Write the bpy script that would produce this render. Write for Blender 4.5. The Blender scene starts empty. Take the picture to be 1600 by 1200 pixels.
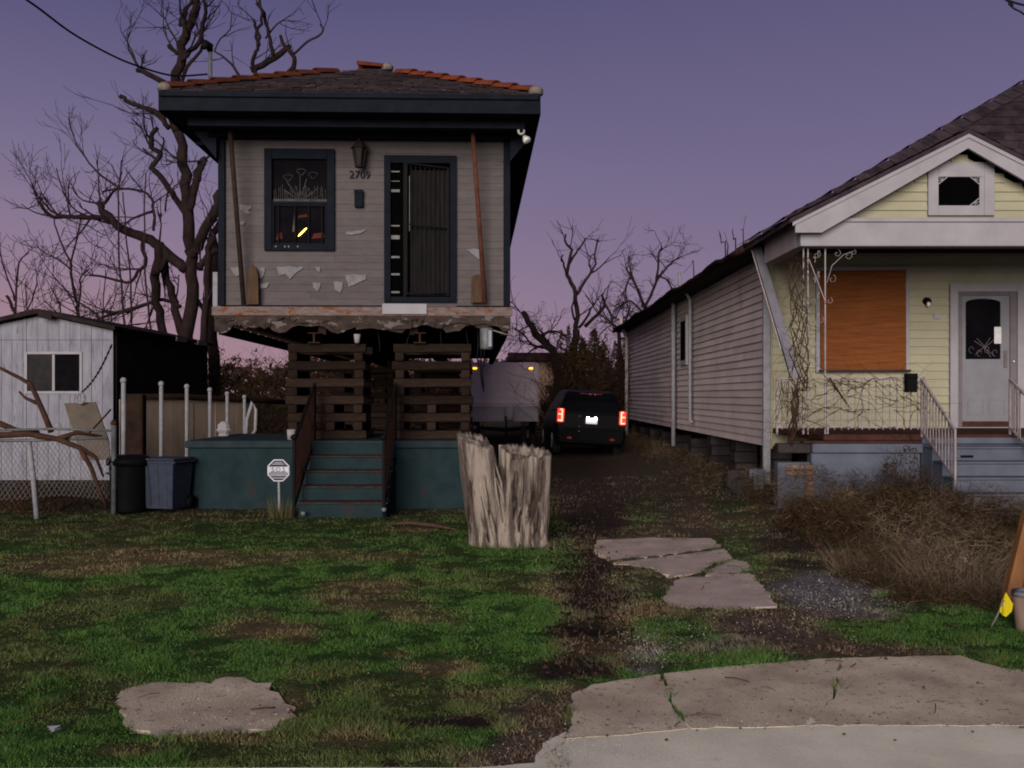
import bpy, math, random
import numpy as np
from mathutils import Vector, Matrix, Euler
random.seed(7); RNG = np.random.default_rng(11)
R = math.radians
scene = bpy.context.scene
col = scene.collection
# ------------------------------------------------------------------ camera
EYE, F, HZ = 1.6, 1570.0, 618.0
cd = bpy.data.cameras.new('camera'); cam = bpy.data.objects.new('camera', cd); col.objects.link(cam)
cam.location = (0, 0, EYE); cam.rotation_euler = (R(90), 0, 0)
cd.sensor_width = 36; cd.lens = 36*F/1600; cd.shift_y = 18/1600; cd.clip_end = 3000; cd.clip_start = .05
scene.camera = cam
# ------------------------------------------------------------------ sky
SUN_EL, SUN_AZ = 12.5, 192.0          # azimuth measured clockwise from +Y (camera looks along +Y)
world = bpy.data.worlds.new('World'); scene.world = world; world.use_nodes = True
nt = world.node_tree; nt.nodes.clear()
out = nt.nodes.new('ShaderNodeOutputWorld'); bg = nt.nodes.new('ShaderNodeBackground')
bg.inputs['Strength'].default_value = 0.1
nt.links.new(bg.outputs[0], out.inputs[0])
def ramp_node(tree, stops, interp='LINEAR'):
    n = tree.nodes.new('ShaderNodeValToRGB'); n.color_ramp.interpolation = interp
    e = n.color_ramp.elements
    while len(e) < len(stops): e.new(.5)
    for i, (p, c) in enumerate(stops):
        e[i].position = p; e[i].color = (*c, 1)
    return n
def s2l(r, g, b):
    f = lambda v: ((v/255+.055)/1.055)**2.4 if v > 10 else v/255/12.92
    return (f(r), f(g), f(b))
tc = nt.nodes.new('ShaderNodeTexCoord'); sep = nt.nodes.new('ShaderNodeSeparateXYZ')
nt.links.new(tc.outputs['Generated'], sep.inputs[0])
cool = ramp_node(nt, [(0, s2l(142,120,141)), (.05, s2l(137,118,141)), (.15, s2l(120,107,136)), (.26, s2l(104,96,129)), (.37, s2l(88,83,118)), (1, s2l(75,73,112))])
warm = ramp_node(nt, [(0, s2l(168,128,132)), (.06, s2l(156,124,136)), (.14, s2l(136,117,140)), (.22, s2l(116,106,136)), (.37, s2l(78,75,114)), (1, s2l(66,64,100))])
nt.links.new(sep.outputs[2], cool.inputs[0]); nt.links.new(sep.outputs[2], warm.inputs[0])
az = nt.nodes.new('ShaderNodeMapRange'); az.interpolation_type = 'SMOOTHSTEP'
az.inputs['From Min'].default_value = .35; az.inputs['From Max'].default_value = -.55
nt.links.new(sep.outputs[0], az.inputs['Value'])
mx = nt.nodes.new('ShaderNodeMixRGB'); nt.links.new(az.outputs[0], mx.inputs[0])
nt.links.new(cool.outputs[0], mx.inputs[1]); nt.links.new(warm.outputs[0], mx.inputs[2])
sky = nt.nodes.new('ShaderNodeTexSky'); sky.sky_type = 'NISHITA'; sky.sun_disc = False
sky.sun_elevation = R(SUN_EL); sky.sun_rotation = R(SUN_AZ)
sc10 = nt.nodes.new('ShaderNodeMixRGB'); sc10.blend_type = 'MULTIPLY'; sc10.inputs[0].default_value = 1
sc10.inputs[2].default_value = (10, 10, 10, 1); nt.links.new(mx.outputs[0], sc10.inputs[1])
skm = nt.nodes.new('ShaderNodeMixRGB'); skm.blend_type = 'ADD'; skm.inputs[0].default_value = .004
nt.links.new(sc10.outputs[0], skm.inputs[1]); nt.links.new(sky.outputs[0], skm.inputs[2])
nt.links.new(skm.outputs[0], bg.inputs['Color'])
# ------------------------------------------------------------------ low soft sun standing in for the camera flash, behind the viewer
sd = bpy.data.lights.new('sun', 'SUN'); sun = bpy.data.objects.new('sun', sd); col.objects.link(sun)
sd.energy = 4.3; sd.angle = R(34); sd.color = (1.0, .9, .77)
a, e = R(SUN_AZ), R(SUN_EL)
sdir = Vector((math.sin(a)*math.cos(e), math.cos(a)*math.cos(e), math.sin(e)))
sun.rotation_euler = sdir.to_track_quat('Z', 'Y').to_euler()
scene.view_settings.view_transform = 'Standard'; scene.view_settings.look = 'None'
scene.view_settings.exposure = .12; scene.view_settings.gamma = 1
scene.view_settings.use_curve_mapping = False
# ------------------------------------------------------------------ helpers
def W(px, py, Y): return Vector(((px-800)*Y/F, Y, EYE+(HZ-py)*Y/F))
def WX(px, Y): return (px-800)*Y/F
def WZ(py, Y): return EYE+(HZ-py)*Y/F
def G(px, py):
    Y = EYE*F/(py-HZ); return ((px-800)*Y/F, Y)
def sst(a, b, x):
    t = np.clip((np.asarray(x, float)-a)/(b-a), 0, 1); return t*t*(3-2*t)
def gh(x, y): return .24*sst(2.2, 4.2, x)*sst(8.5, 13, y) + 0*np.asarray(x)
def vnoise(x, y, s, seed=0):
    x = np.asarray(x, float)*s+1000; y = np.asarray(y, float)*s+1000
    xi = np.floor(x).astype(np.int64); yi = np.floor(y).astype(np.int64); fx = x-xi; fy = y-yi
    fx = fx*fx*(3-2*fx); fy = fy*fy*(3-2*fy)
    def h(i, j):
        v = (i*374761393 + j*668265263 + seed*1442695041) & 0x7fffffff
        v = ((v ^ (v >> 13))*1274126177) & 0x7fffffff
        return ((v ^ (v >> 16)) & 0xffff)/65535.0
    return (h(xi, yi)*(1-fx)+h(xi+1, yi)*fx)*(1-fy)+(h(xi, yi+1)*(1-fx)+h(xi+1, yi+1)*fx)*fy
def fbm(x, y, s, seed=0, o=4):
    r = 0; a = .5; t = 0
    for k in range(o):
        r = r+a*vnoise(x, y, s*2**k, seed+k*17); t += a; a *= .55
    return r/t
ORI = {}
def tag(o, label=None, cat=None, group=None, kind=None):
    if label: o['label'] = label
    if cat: o['category'] = cat
    if group: o['group'] = group
    if kind: o['kind'] = kind
    return o
def thing(name, label, cat, loc=(0,0,0), rotz=0, group=None, local=False):
    o = bpy.data.objects.new(name, None); col.objects.link(o); o.empty_display_size = .2
    o.location = loc; o.rotation_euler = (0, 0, rotz)
    ORI[o.name] = Vector((0,0,0)) if local else Vector(loc)
    return tag(o, label, cat, group)
def link(name, me, parent=None, loc=None, rot=None, off=None):
    o = bpy.data.objects.new(name, me); col.objects.link(o)
    if parent is not None:
        o.parent = parent; ORI[o.name] = ORI[parent.name]
    if loc is not None: o.location = loc
    if rot is not None: o.rotation_euler = rot
    return o
class MB:
    def __init__(s): s.v = []; s.f = []; s.sm = []
    def add(s, vs, fs, smooth=False):
        n = len(s.v); s.v += [tuple(p) for p in vs]
        for f in fs: s.f.append(tuple(i+n for i in f)); s.sm.append(smooth)
        return s
    def box(s, x0, x1, y0, y1, z0, z1):
        return s.add([(x0,y0,z0),(x1,y0,z0),(x1,y1,z0),(x0,y1,z0),(x0,y0,z1),(x1,y0,z1),(x1,y1,z1),(x0,y1,z1)],
                     [(0,3,2,1),(4,5,6,7),(0,1,5,4),(1,2,6,5),(2,3,7,6),(3,0,4,7)])
    def cham(s, x0, x1, y0, y1, z0, z1, c=.01):
        # box with chamfered edges
        vs = []; P = []
        for ix in (0,1):
            for iy in (0,1):
                for iz in (0,1):
                    X = (x0,x1)[ix]; Y = (y0,y1)[iy]; Z = (z0,z1)[iz]
                    sx = c if ix == 0 else -c; sy = c if iy == 0 else -c; sz = c if iz == 0 else -c
                    P.append(((X, Y+sy, Z+sz), (X+sx, Y, Z+sz), (X+sx, Y+sy, Z)))
        for t in P: vs += list(t)
        import bmesh
        bm = bmesh.new()
        for v in vs: bm.verts.new(v)
        bmesh.ops.convex_hull(bm, input=bm.verts)
        bm.verts.index_update()
        s.add([v.co[:] for v in bm.verts], [tuple(v.index for v in f.verts) for f in bm.faces]); bm.free(); return s
    def tube(s, pts, rad, n=6, cap=True, smooth=True, sq=1.0):
        pts = [Vector(p) for p in pts]
        if not hasattr(rad, '__len__'): rad = [rad]*len(pts)
        vs = []; fs = []; prev = None
        for i, p in enumerate(pts):
            d = (pts[min(i+1, len(pts)-1)]-pts[max(i-1, 0)])
            if d.length < 1e-9: d = Vector((0,0,1))
            d.normalize()
            if prev is None:
                a = Vector((0,0,1)) if abs(d.z) < .9 else Vector((1,0,0))
                u = d.cross(a).normalized()
            else:
                u = (prev-d*prev.dot(d))
                u = u.normalized() if u.length > 1e-6 else d.orthogonal().normalized()
            prev = u; w = d.cross(u)
            for k in range(n):
                t = 2*math.pi*(k+.5)/n
                vs.append(p+(u*math.cos(t)+w*math.sin(t)*sq)*rad[i])
        m = len(pts)
        for i in range(m-1):
            for k in range(n):
                fs.append((i*n+k, i*n+(k+1)%n, (i+1)*n+(k+1)%n, (i+1)*n+k))
        if cap: fs.append(tuple(range(n-1, -1, -1))); fs.append(tuple((m-1)*n+k for k in range(n)))
        return s.add(vs, fs, smooth)
    def bar(s, a, b, w, h=None, up=(0,0,1)):
        a = Vector(a); b = Vector(b); h = h or w; d = (b-a).normalized(); up = Vector(up)
        u = d.cross(up)
        if u.length < 1e-4: u = d.cross(Vector((0,1,0)))
        u.normalize(); v = u.cross(d)
        c = [(-1,-1),(1,-1),(1,1),(-1,1)]
        vs = [p+u*w/2*i+v*h/2*j for p in (a, b) for i, j in c]
        return s.add(vs, [(0,1,2,3)[::-1],(4,5,6,7),(0,1,5,4),(1,2,6,5),(2,3,7,6),(3,0,4,7)])
    def prism(s, poly, vec):
        vec = Vector(vec); n = len(poly); P = [Vector(p) for p in poly]
        return s.add(P+[p+vec for p in P], [tuple(range(n))[::-1], tuple(range(n, 2*n))]+[(i,(i+1)%n,n+(i+1)%n,n+i) for i in range(n)])
    def lathe(s, prof, c=(0,0,0), n=20, smooth=True, ang=0, sx=1, sy=1):
        vs = []; fs = []
        for r, z in prof:
            for k in range(n):
                t = 2*math.pi*k/n+ang; vs.append((c[0]+r*math.cos(t)*sx, c[1]+r*math.sin(t)*sy, c[2]+z))
        for i in range(len(prof)-1):
            for k in range(n): fs.append((i*n+k, i*n+(k+1)%n, (i+1)*n+(k+1)%n, (i+1)*n+k))
        fs.append(tuple(range(n-1,-1,-1))); fs.append(tuple((len(prof)-1)*n+k for k in range(n)))
        return s.add(vs, fs, smooth)
    def mesh(s, name, mat, off=Vector((0,0,0))):
        me = bpy.data.meshes.new(name)
        me.from_pydata([(p[0]-off[0], p[1]-off[1], p[2]-off[2]) for p in s.v], [], s.f)
        me.polygons.foreach_set('use_smooth', s.sm); me.materials.append(mat)
        import bmesh
        if len(s.f) < 60000:
            bm = bmesh.new(); bm.from_mesh(me); bmesh.ops.recalc_face_normals(bm, faces=bm.faces); bm.to_mesh(me); bm.free()
        me.update(); return me
    def build(s, name, mat, parent=None, off=None):
        o_ = off if off is not None else (ORI[parent.name] if parent is not None else Vector((0,0,0)))
        me = s.mesh(name, mat, o_)
        o = link(name, me, parent)
        if off is not None and parent is None: o.location = off; ORI[o.name] = Vector(off)
        return o
# ---- materials
KEEP = ('pebbled_concrete', 'smooth_concrete', 'pinkish_slab', 'dull_side_siding', 'trailer_skin', 'trailer_lower_skin', 'salmon_wall', 'number_plate', 'bleached_wood', 'tan_plywood')
def mat(name, c1, c2=None, sc=6, rough=.85, bump=.15, bs=60, metal=0, stretch=(1,1,1), c3=None, t3=.58, s3=None, rnd=0, spec=.03, dist=.01, attr=None, w3=.04, rp=(.34,.66)):
    if not attr and name not in KEEP: c1 = tuple(v*.8 for v in c1); c2 = tuple(v*.8 for v in c2) if c2 else None; c3 = tuple(v*.8 for v in c3) if c3 else None
    m = bpy.data.materials.new(name); m.use_nodes = True; t = m.node_tree; N = t.nodes; L = t.links
    b = N['Principled BSDF']; b.inputs['Roughness'].default_value = rough; b.inputs['Metallic'].default_value = metal
    b.inputs['Specular IOR Level'].default_value = spec
    co = N.new('ShaderNodeTexCoord'); mp = N.new('ShaderNodeMapping'); mp.inputs['Scale'].default_value = stretch
    L.new(co.outputs['Object'], mp.inputs[0])
    def noise(s, d=6, ro=.6):
        n = N.new('ShaderNodeTexNoise'); n.inputs['Scale'].default_value = s; n.inputs['Detail'].default_value = d
        n.inputs['Roughness'].default_value = ro; L.new(mp.outputs[0], n.inputs['Vector']); return n
    if attr:
        an = N.new('ShaderNodeAttribute'); an.attribute_name = attr; cur = an.outputs['Color']
        n1 = noise(sc); r = ramp_node(t, [(.3, (c1[0],)*3), (.7, (c1[1],)*3)]); L.new(n1.outputs[0], r.inputs[0])
        mm = N.new('ShaderNodeMixRGB'); mm.blend_type = 'MULTIPLY'; mm.inputs[0].default_value = 1
        L.new(cur, mm.inputs[1]); L.new(r.outputs[0], mm.inputs[2]); cur = mm.outputs[0]
    else:
        c2 = c2 or tuple(v*.7 for v in c1)
        n1 = noise(sc); r = ramp_node(t, [(rp[0], c1), (rp[1], c2)]); L.new(n1.outputs[0], r.inputs[0]); cur = r.outputs[0]
    if c3:
        n3 = noise(s3 or sc*.6, 8, .68); r3 = ramp_node(t, [(t3, (0,0,0)), (t3+w3, (1,1,1))]); L.new(n3.outputs[0], r3.inputs[0])
        m3 = N.new('ShaderNodeMixRGB'); L.new(r3.outputs[0], m3.inputs[0]); L.new(cur, m3.inputs[1]); m3.inputs[2].default_value = (*c3, 1); cur = m3.outputs[0]
    if rnd:
        oi = N.new('ShaderNodeObjectInfo'); mr = N.new('ShaderNodeMapRange'); mr.inputs['To Min'].default_value = 1-rnd; mr.inputs['To Max'].default_value = 1+rnd
        L.new(oi.outputs['Random'], mr.inputs['Value'])
        mm = N.new('ShaderNodeVectorMath'); mm.operation = 'SCALE'; L.new(cur, mm.inputs[0]); L.new(mr.outputs[0], mm.inputs['Scale']); cur = mm.outputs[0]
    L.new(cur, b.inputs['Base Color'])
    if bump:
        nb = noise(bs, 5, .65); bp = N.new('ShaderNodeBump'); bp.inputs['Strength'].default_value = bump; bp.inputs['Distance'].default_value = dist
        L.new(nb.outputs[0], bp.inputs['Height']); L.new(bp.outputs[0], b.inputs['Normal'])
    return m
def emit(name, c, s):
    m = bpy.data.materials.new(name); m.use_nodes = True; b = m.node_tree.nodes['Principled BSDF']
    b.inputs['Base Color'].default_value = (*[min(1, v) for v in c], 1); b.inputs['Emission Color'].default_value = (*c, 1); b.inputs['Emission Strength'].default_value = s
    return m
M = {}
M['grey_siding'] = mat('grey_siding', (0.108,0.096,0.103), (0.09,0.08,0.087), 5, .8, .25, 50, rnd=.07, stretch=(1,1,3), c3=(.06,.053,.056), t3=.62, w3=.12)
M['torn'] = mat('torn_siding', (0.2,0.195,0.22), (0.14,0.135,0.155), 12)
M['navy'] = mat('navy_paint', (.0075,.0105,.019), (.005,.007,.012), 6, .6, .2, 40, c3=(.016,.018,.024), t3=.66)
M['navy_dark'] = mat('navy_soffit', (.018,.022,.034), (.012,.014,.022), 3, .8, .2)
M['shingle'] = mat('old_shingles', (.045,.033,.036), (.025,.019,.023), 9, .95, .4, 70, rnd=.35, c3=(.11,.09,.10), t3=.62)
M['shingle_dark'] = mat('dark_shingles', (.045,.032,.04), (.022,.017,.024), 7, .95, .4, 70, rnd=.3)
M['clay'] = mat('clay_tile', (0.16,0.04,0.018), (0.09,0.024,0.014), 8, .8, .25, 60, rnd=.2, c3=(.07,.03,.025), t3=.66)
M['clay_old'] = mat('sooty_clay_tile', (.085,.024,.014), (.05,.017,.012), 8, .9, .3, 60, rnd=.3, c3=(.03,.016,.014), t3=.58)
M['mortar'] = mat('mortar', (.2,.18,.17), (.12,.1,.1), 20)
M['peel'] = mat('peeling_sill', (.19,.15,.145), (.12,.09,.09), 7, .9, .4, 50, stretch=(1,1,2.5), c3=(.16,.055,.018), t3=.545, s3=4)
M['rot'] = mat('rotten_beam', (.07,.05,.042), (.03,.024,.024), 6, .95, .6, 30, stretch=(1,1,2), c3=(.14,.12,.125), t3=.56, s3=4, dist=.03)
M['dark_wood'] = mat('dark_old_wood', (.035,.02,.016), (.018,.012,.01), 6, .95, .4, 40)
M['crib'] = mat('crib_timber', (0.029,0.019,0.014), (0.015,0.01,0.009), 5, .9, .4, 40, rnd=.35, stretch=(1,1,6), c3=(.012,.009,.009), t3=.6)
M['steel'] = mat('rusty_steel', (.05,.026,.018), (.025,.016,.014), 6, .8, .3, 40)
M['rust_pole'] = mat('rusty_pole', (.115,.042,.026), (.06,.028,.022), 8, .85, .3)
M['brown_pole'] = mat('brown_pole', (.04,.024,.02), (.022,.015,.014), 8, .85, .3)
M['board'] = mat('weathered_board', (0.09,0.055,0.035), (0.055,0.036,0.026), 5, .9, .3, 40, stretch=(4,4,.8))
M['iron'] = mat('black_iron', (0.006,0.006,0.008), (0.009,0.007,0.008), 12, .55, .2)
M['void'] = mat('unlit_inside', (.0015,.0015,.002), (.002,.002,.002), 3, 1, 0, spec=0)
M['glass'] = mat('dark_glass', (.004,.004,.006), (.008,.007,.009), 3, .4, 0, spec=0)
M['glass_side'] = mat('cloudy_glass', (0.025,0.022,0.026), (0.01,0.01,0.013), 5, .35, .05, 8, spec=.03)
M['curtain'] = mat('lace_curtain', (.085,.08,.083), (.03,.028,.032), 8)
M['curtain_red'] = mat('red_drape', (.09,.022,.018), (.045,.016,.014), 8)
M['door_wood'] = mat('inner_door', (0.016,0.013,0.014), (0.006,0.006,0.009), 5, .6, .2, stretch=(3,3,.6))
M['chrome'] = mat('pale_metal', (0.2,0.2,0.2), (0.12,0.12,0.12), 8, .4, .1)
M['teal'] = mat('teal_concrete', (0.019,0.036,0.042), (0.013,0.025,0.031), 4, .85, .35, 50, c3=(.03,.03,.034), t3=.6)
M['teal_cap'] = mat('teal_cap', (0.03,0.043,0.05), (0.02,0.03,0.037), 4, .85, .35, 50)
M['step_edge'] = mat('brick_red_nosing', (.09,.028,.025), (.035,.022,.024), 14, .9, .3, c3=(.03,.05,.058), t3=.52)
M['lattice'] = mat('rusty_mesh', (.07,.032,.024), (.035,.022,.02), 10, .8, .2)
M['bin_black'] = mat('black_plastic', (.004,.004,.005), (.006,.006,.007), 10, .5, .05)
M['bin_grey'] = mat('bluegrey_plastic', (.042,.05,.078), (.03,.037,.058), 8, .45, .1)
M['white_post'] = mat('white_pipe', (0.27,0.27,0.31), (0.19,0.19,0.22), 12, .6, .15, c3=(.18,.12,.09), t3=.68)
M['white_paint'] = mat('white_trim', (0.32,0.31,0.355), (0.27,0.26,0.3), 3, .7, .12, 60, c3=(.27,.25,.26), t3=.66, w3=.12)
M['pink_trim'] = mat('faded_pink_trim', (.42,.36,.38), (.33,.27,.29), 4)  # white trim with the pink light on left faces put into its colour
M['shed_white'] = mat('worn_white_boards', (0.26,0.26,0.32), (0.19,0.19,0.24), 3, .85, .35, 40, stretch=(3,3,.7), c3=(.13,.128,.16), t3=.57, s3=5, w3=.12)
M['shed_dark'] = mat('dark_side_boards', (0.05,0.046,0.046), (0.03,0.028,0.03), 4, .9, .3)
M['dark_roof'] = mat('dark_felt_roof', (.03,.022,.022), (.016,.013,.014), 5, .95, .4)
M['tan_panel'] = mat('tan_plywood', (.27,.215,.18), (.2,.155,.135), 2.5, .85, .2, 30, stretch=(2,2,.6), c3=(.08,.06,.055), t3=.62, w3=.1)
M['tan_board'] = mat('tan_board', (.13,.105,.09), (.09,.075,.065), 3, .85, .2)
M['paper'] = mat('dull_white', (.30,.30,.33), (.2,.2,.22), 8, .8, .2)
M['galv'] = mat('galvanised', (.15,.16,.17), (.09,.10,.105), 14, .5, .2, metal=.3)
M['chain'] = mat('mesh_wire', (.2,.19,.21), (.14,.13,.15), 14, .5, 0)
M['bark'] = mat('tree_bark', (0.028,0.018,0.018), (0.013,0.009,0.01), 8, .95, .6, 30, stretch=(1,1,.35), dist=.03)
M['bark_red'] = mat('reddish_bark', (.06,.03,.024), (.03,.018,.016), 8, .95, .5, 30, stretch=(1,1,.35), dist=.03)
M['twig'] = mat('twig', (0.034,0.022,0.028), (0.022,0.015,0.019), 8, .95, 0)
M['branchwood'] = mat('fallen_branch', (0.07,0.036,0.026), (0.035,0.02,0.016), 7, .95, .5, 30, dist=.02)
M['brush'] = mat('dead_vines', (.055,.033,.024), (.03,.018,.015), 3, .95, 0)
M['brush_leaf'] = mat('dry_leaf', (.07,.04,.022), (.03,.022,.013), 3, .95, 0)
M['stump'] = mat('bleached_wood', (0.36,0.305,0.27), (0.11,0.085,0.078), 2.2, .9, 1.0, 22, stretch=(4.2,4.2,.4), c3=(.045,.03,.027), t3=.57, s3=2.6, w3=.06, dist=.05, rp=(.44,.56))
M['stump_dark'] = mat('rotten_heartwood', (.14,.115,.11), (.07,.055,.055), 6, .95, .7, 26, dist=.03)
M['yellow'] = mat('yellow_siding', (0.345,0.33,0.25), (0.305,0.29,0.215), 2.5, .7, .1, 60, rnd=.04, c3=(.27,.245,.17), t3=.62, w3=.15)
M['pink_siding'] = mat('dull_side_siding', (0.46,0.39,0.4), (0.37,0.31,0.33), 1.5, .75, .15, 60, rnd=.09, c3=(.13,.11,.12), t3=.62, w3=.15)  # pink light from the left sky put into the side wall's colour
M['ply'] = mat('orange_plywood', (0.215,0.075,0.026), (0.13,0.043,0.016), 3.2, .85, .3, 50, stretch=(.7,1,9), c3=(.10,.03,.011), t3=.60, s3=5, w3=.1, rp=(.3,.7))
M['door_grey'] = mat('grey_door', (0.21,0.21,0.245), (0.175,0.175,0.21), 3, .6, .08)
M['jamb'] = mat('door_jamb', (.17,.15,.17), (.13,.115,.13), 4)
M['bluegrey'] = mat('bluegrey_masonry', (0.115,0.13,0.18), (0.09,0.1,0.14), 3, .85, .3, 40, c3=(.09,.085,.10), t3=.62, w3=.1)
M['brick_pink'] = mat('pink_brick', (.26,.16,.13), (.18,.11,.09), 10, .9, .4, rnd=.2)
M['pier'] = mat('pier_block', (0.04,0.034,0.036), (0.022,0.02,0.022), 5, .9, .5, 30, rnd=.25)  # darker than bare block: underfloor shade put into the colour
M['porch_floor'] = mat('porch_floor', (.07,.03,.024), (.04,.02,.018), 6)
M['iron_white'] = mat('white_iron', (.33,.29,.31), (.24,.2,.21), 14, .6, .1, c3=(.16,.08,.06), t3=.62)
M['alu'] = mat('dented_aluminium', (.22,.215,.27), (.16,.155,.2), 5, .45, .2, 20, metal=.3)
M['concrete'] = mat('pebbled_concrete', (0.68,0.58,0.44), (0.4,0.33,0.25), 2.2, .92, .9, 90, c3=(.22,.18,.15), t3=.585, s3=28, w3=.05, dist=.02)
M['concrete2'] = mat('smooth_concrete', (0.75,0.71,0.56), (0.58,0.55,0.43), 1.8, .9, .6, 90, c3=(.40,.38,.32), t3=.6, s3=2.5, w3=.14)
M['slab'] = mat('pinkish_slab', (0.5,0.41,0.355), (0.35,0.28,0.24), 2.5, .92, .7, 80, c3=(.16,.12,.10), t3=.6, s3=7, w3=.1, dist=.02)
M['ground'] = mat('soil_and_turf', (.5,1.35), None, 26, .98, 1.0, 55, attr='Col', dist=.04)
M['blade'] = mat('grass_blades', (.8,1.2), None, 40, .9, 0, attr='Col')
M['pebble'] = mat('shell_pebbles', (.6,.58,.6), (.13,.11,.12), 30, .8, 0)
M['suv_paint'] = mat('black_paint', (.003,.0035,.005), (.004,.0045,.006), 3, .35, 0, spec=.05)
M['suv_trim'] = mat('black_trim', (.004,.004,.005), (.006,.006,.007), 8, .6, .1)
M['rubber'] = mat('tyre_rubber', (.012,.012,.012), (.018,.017,.016), 12, .9, .2)
M['rim'] = mat('alloy_rim', (.3,.3,.31), (.22,.22,.23), 8, .35, 0, metal=.6)
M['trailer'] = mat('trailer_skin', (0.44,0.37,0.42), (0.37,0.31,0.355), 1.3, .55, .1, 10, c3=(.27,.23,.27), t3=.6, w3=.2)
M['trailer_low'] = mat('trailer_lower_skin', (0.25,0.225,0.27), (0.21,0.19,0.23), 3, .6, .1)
M['plate'] = mat('number_plate', (.8,.8,.85), (.75,.75,.8), 3, .5, 0)
M['tail'] = emit('tail_lamp', (1, .02, .008), 1.5)
M['tail_hot'] = emit('tail_lamp_hot', (1, .24, .14), 3.2)
M['red_lens'] = mat('red_lens', (.25,.008,.008), (.2,.006,.006), 8, .2, 0, spec=.5)
M['amber'] = emit('amber_lamp', (1, .42, .03), 3.0)
M['lampglow'] = emit('lamp_glow', (1, .62, .10), 6.0)
M['bulb'] = mat('reflector_bulb', (.75,.75,.78), (.6,.6,.64), 6, .25, 0, spec=.6)
M['salmon'] = mat('salmon_wall', (.55,.36,.29), (.42,.27,.21), 3, .85, .2)
M['far_roof'] = mat('far_roof', (.075,.04,.042), (.05,.03,.034), 3, .9, .2)
M['yellow_plastic'] = mat('yellow_plastic', (.62,.50,.015), (.5,.4,.012), 6, .45, .05)
M['post_wood'] = mat('leaning_post_wood', (.24,.115,.05), (.15,.075,.036), 4, .85, .3, 40, stretch=(3,3,.6))
M['pole_wood'] = mat('pale_pole_wood', (.27,.2,.16), (.18,.13,.105), 4, .85, .3, 40, stretch=(3,3,.5))
M['sign_dark'] = mat('sign_dark', (.05,.05,.09), (.04,.04,.075), 8, .5, 0)
M['sign_white'] = mat('sign_white', (.62,.62,.7), (.5,.5,.58), 12, .4, 0)
M['wire'] = mat('black_wire', (.01,.01,.014), (.012,.012,.016), 8, .6, 0)
M['clod'] = mat('earth_clod', (.05,.032,.025), (.03,.02,.016), 20, 1, 0)
M['litter'] = mat('white_litter', (.7,.7,.74), (.55,.55,.6), 10, .7, 0)
M['leaf_dry'] = mat('dry_leaf_litter', (.16,.07,.03), (.09,.045,.025), 10, .9, 0)
def text(name, s, size, m, parent, loc, rot, ext=.003):
    cu = bpy.data.curves.new(name, 'FONT'); cu.body = s; cu.size = size; cu.extrude = ext; cu.align_x = 'CENTER'; cu.align_y = 'CENTER'; cu.resolution_u = 2
    t = bpy.data.objects.new('tmp', cu); col.objects.link(t)
    me = bpy.data.meshes.new_from_object(t.evaluated_get(bpy.context.evaluated_depsgraph_get()))
    bpy.data.objects.remove(t); me.materials.clear(); me.materials.append(m)
    return link(name, me, parent, loc, rot)
def clad(parent, O, u, n, L, H, course, m, name='siding_board', openings=(), piece=99, tb=.022, tt=.004, limits=None):
    """lap siding: O lower corner, u run, n outward; openings (u0,u1,z0,z1) rel. to O; limits(zmid)->(u0,u1)"""
    O = Vector(O)-(ORI[parent.name]); u = Vector(u); n = Vector(n)
    k = 0; z = 0
    while z < H-1e-3:
        h = min(course, H-z); lo, hi = (0, L) if not limits else limits(z+h/2)
        segs = [(lo, hi)] if hi > lo else []
        for a0, a1, b0, b1 in openings:
            if z+h/2 > b0 and z+h/2 < b1:
                ns = []
                for s0, s1 in segs:
                    if a1 <= s0 or a0 >= s1: ns.append((s0, s1)); continue
                    if a0 > s0: ns.append((s0, a0))
                    if a1 < s1: ns.append((a1, s1))
                segs = ns
        fin = []
        for s0, s1 in segs:
            c = s0; j = random.uniform(.3, 1)*piece
            while c < s1:
                e = min(c+j, s1)
                if s1-e < .3: e = s1
                fin.append((c, e)); c = e; j = piece
        for s0, s1 in fin:
            if s1-s0 < .02: continue
            mb = MB(); g = .0015
            A = [(s0+g, 0, 0), (s0+g, tb+random.uniform(-.002,.004), 0), (s0+g, tt, h+.004), (s0+g, 0, h+.004)]
            B = [(s1-g, p[1], p[2]) for p in A]
            pts = [O+u*p[0]+n*p[1]+Vector((0,0,z+p[2])) for p in A+B]
            mb.add(pts, [(0,1,2,3),(7,6,5,4),(0,4,5,1),(1,5,6,2),(2,6,7,3),(3,7,4,0)])
            me = mb.mesh(name, m); link(name, me, parent)
        z += h; k += 1
# ================================================================== GROUND
def in_poly(px, py, poly):
    r = np.zeros(np.shape(px), bool); n = len(poly)
    for i in range(n):
        x0, y0 = poly[i]; x1, y1 = poly[(i+1) % n]
        c = ((y0 > py) != (y1 > py)) & (px < (x1-x0)*(py-y0)/((y1-y0) or 1e-9)+x0)
        r ^= c
    return r
def blob(px, py, cx, cy, rx, ry, x, y, seed, soft=.5, amp=.9):
    d = np.sqrt(((px-cx)/rx)**2+((py-cy)/ry)**2)
    d = d+(fbm(x, y, 2.6, seed, 5)-.5)*2*amp
    return 1-sst(1-soft, 1+soft*.4, d)
GRASS = np.array([.031,.069,.017]); GRASS2 = np.array([.047,.090,.025]); DRY = np.array([.145,.098,.06]); SOIL = np.array([.12,.082,.066])
MUD = np.array([.034,.022,.021]); GRAVEL = np.array([.2,.18,.185]); WEEDSOIL = np.array([.055,.034,.022]); DARKG = np.array([.028,.026,.014])
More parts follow.
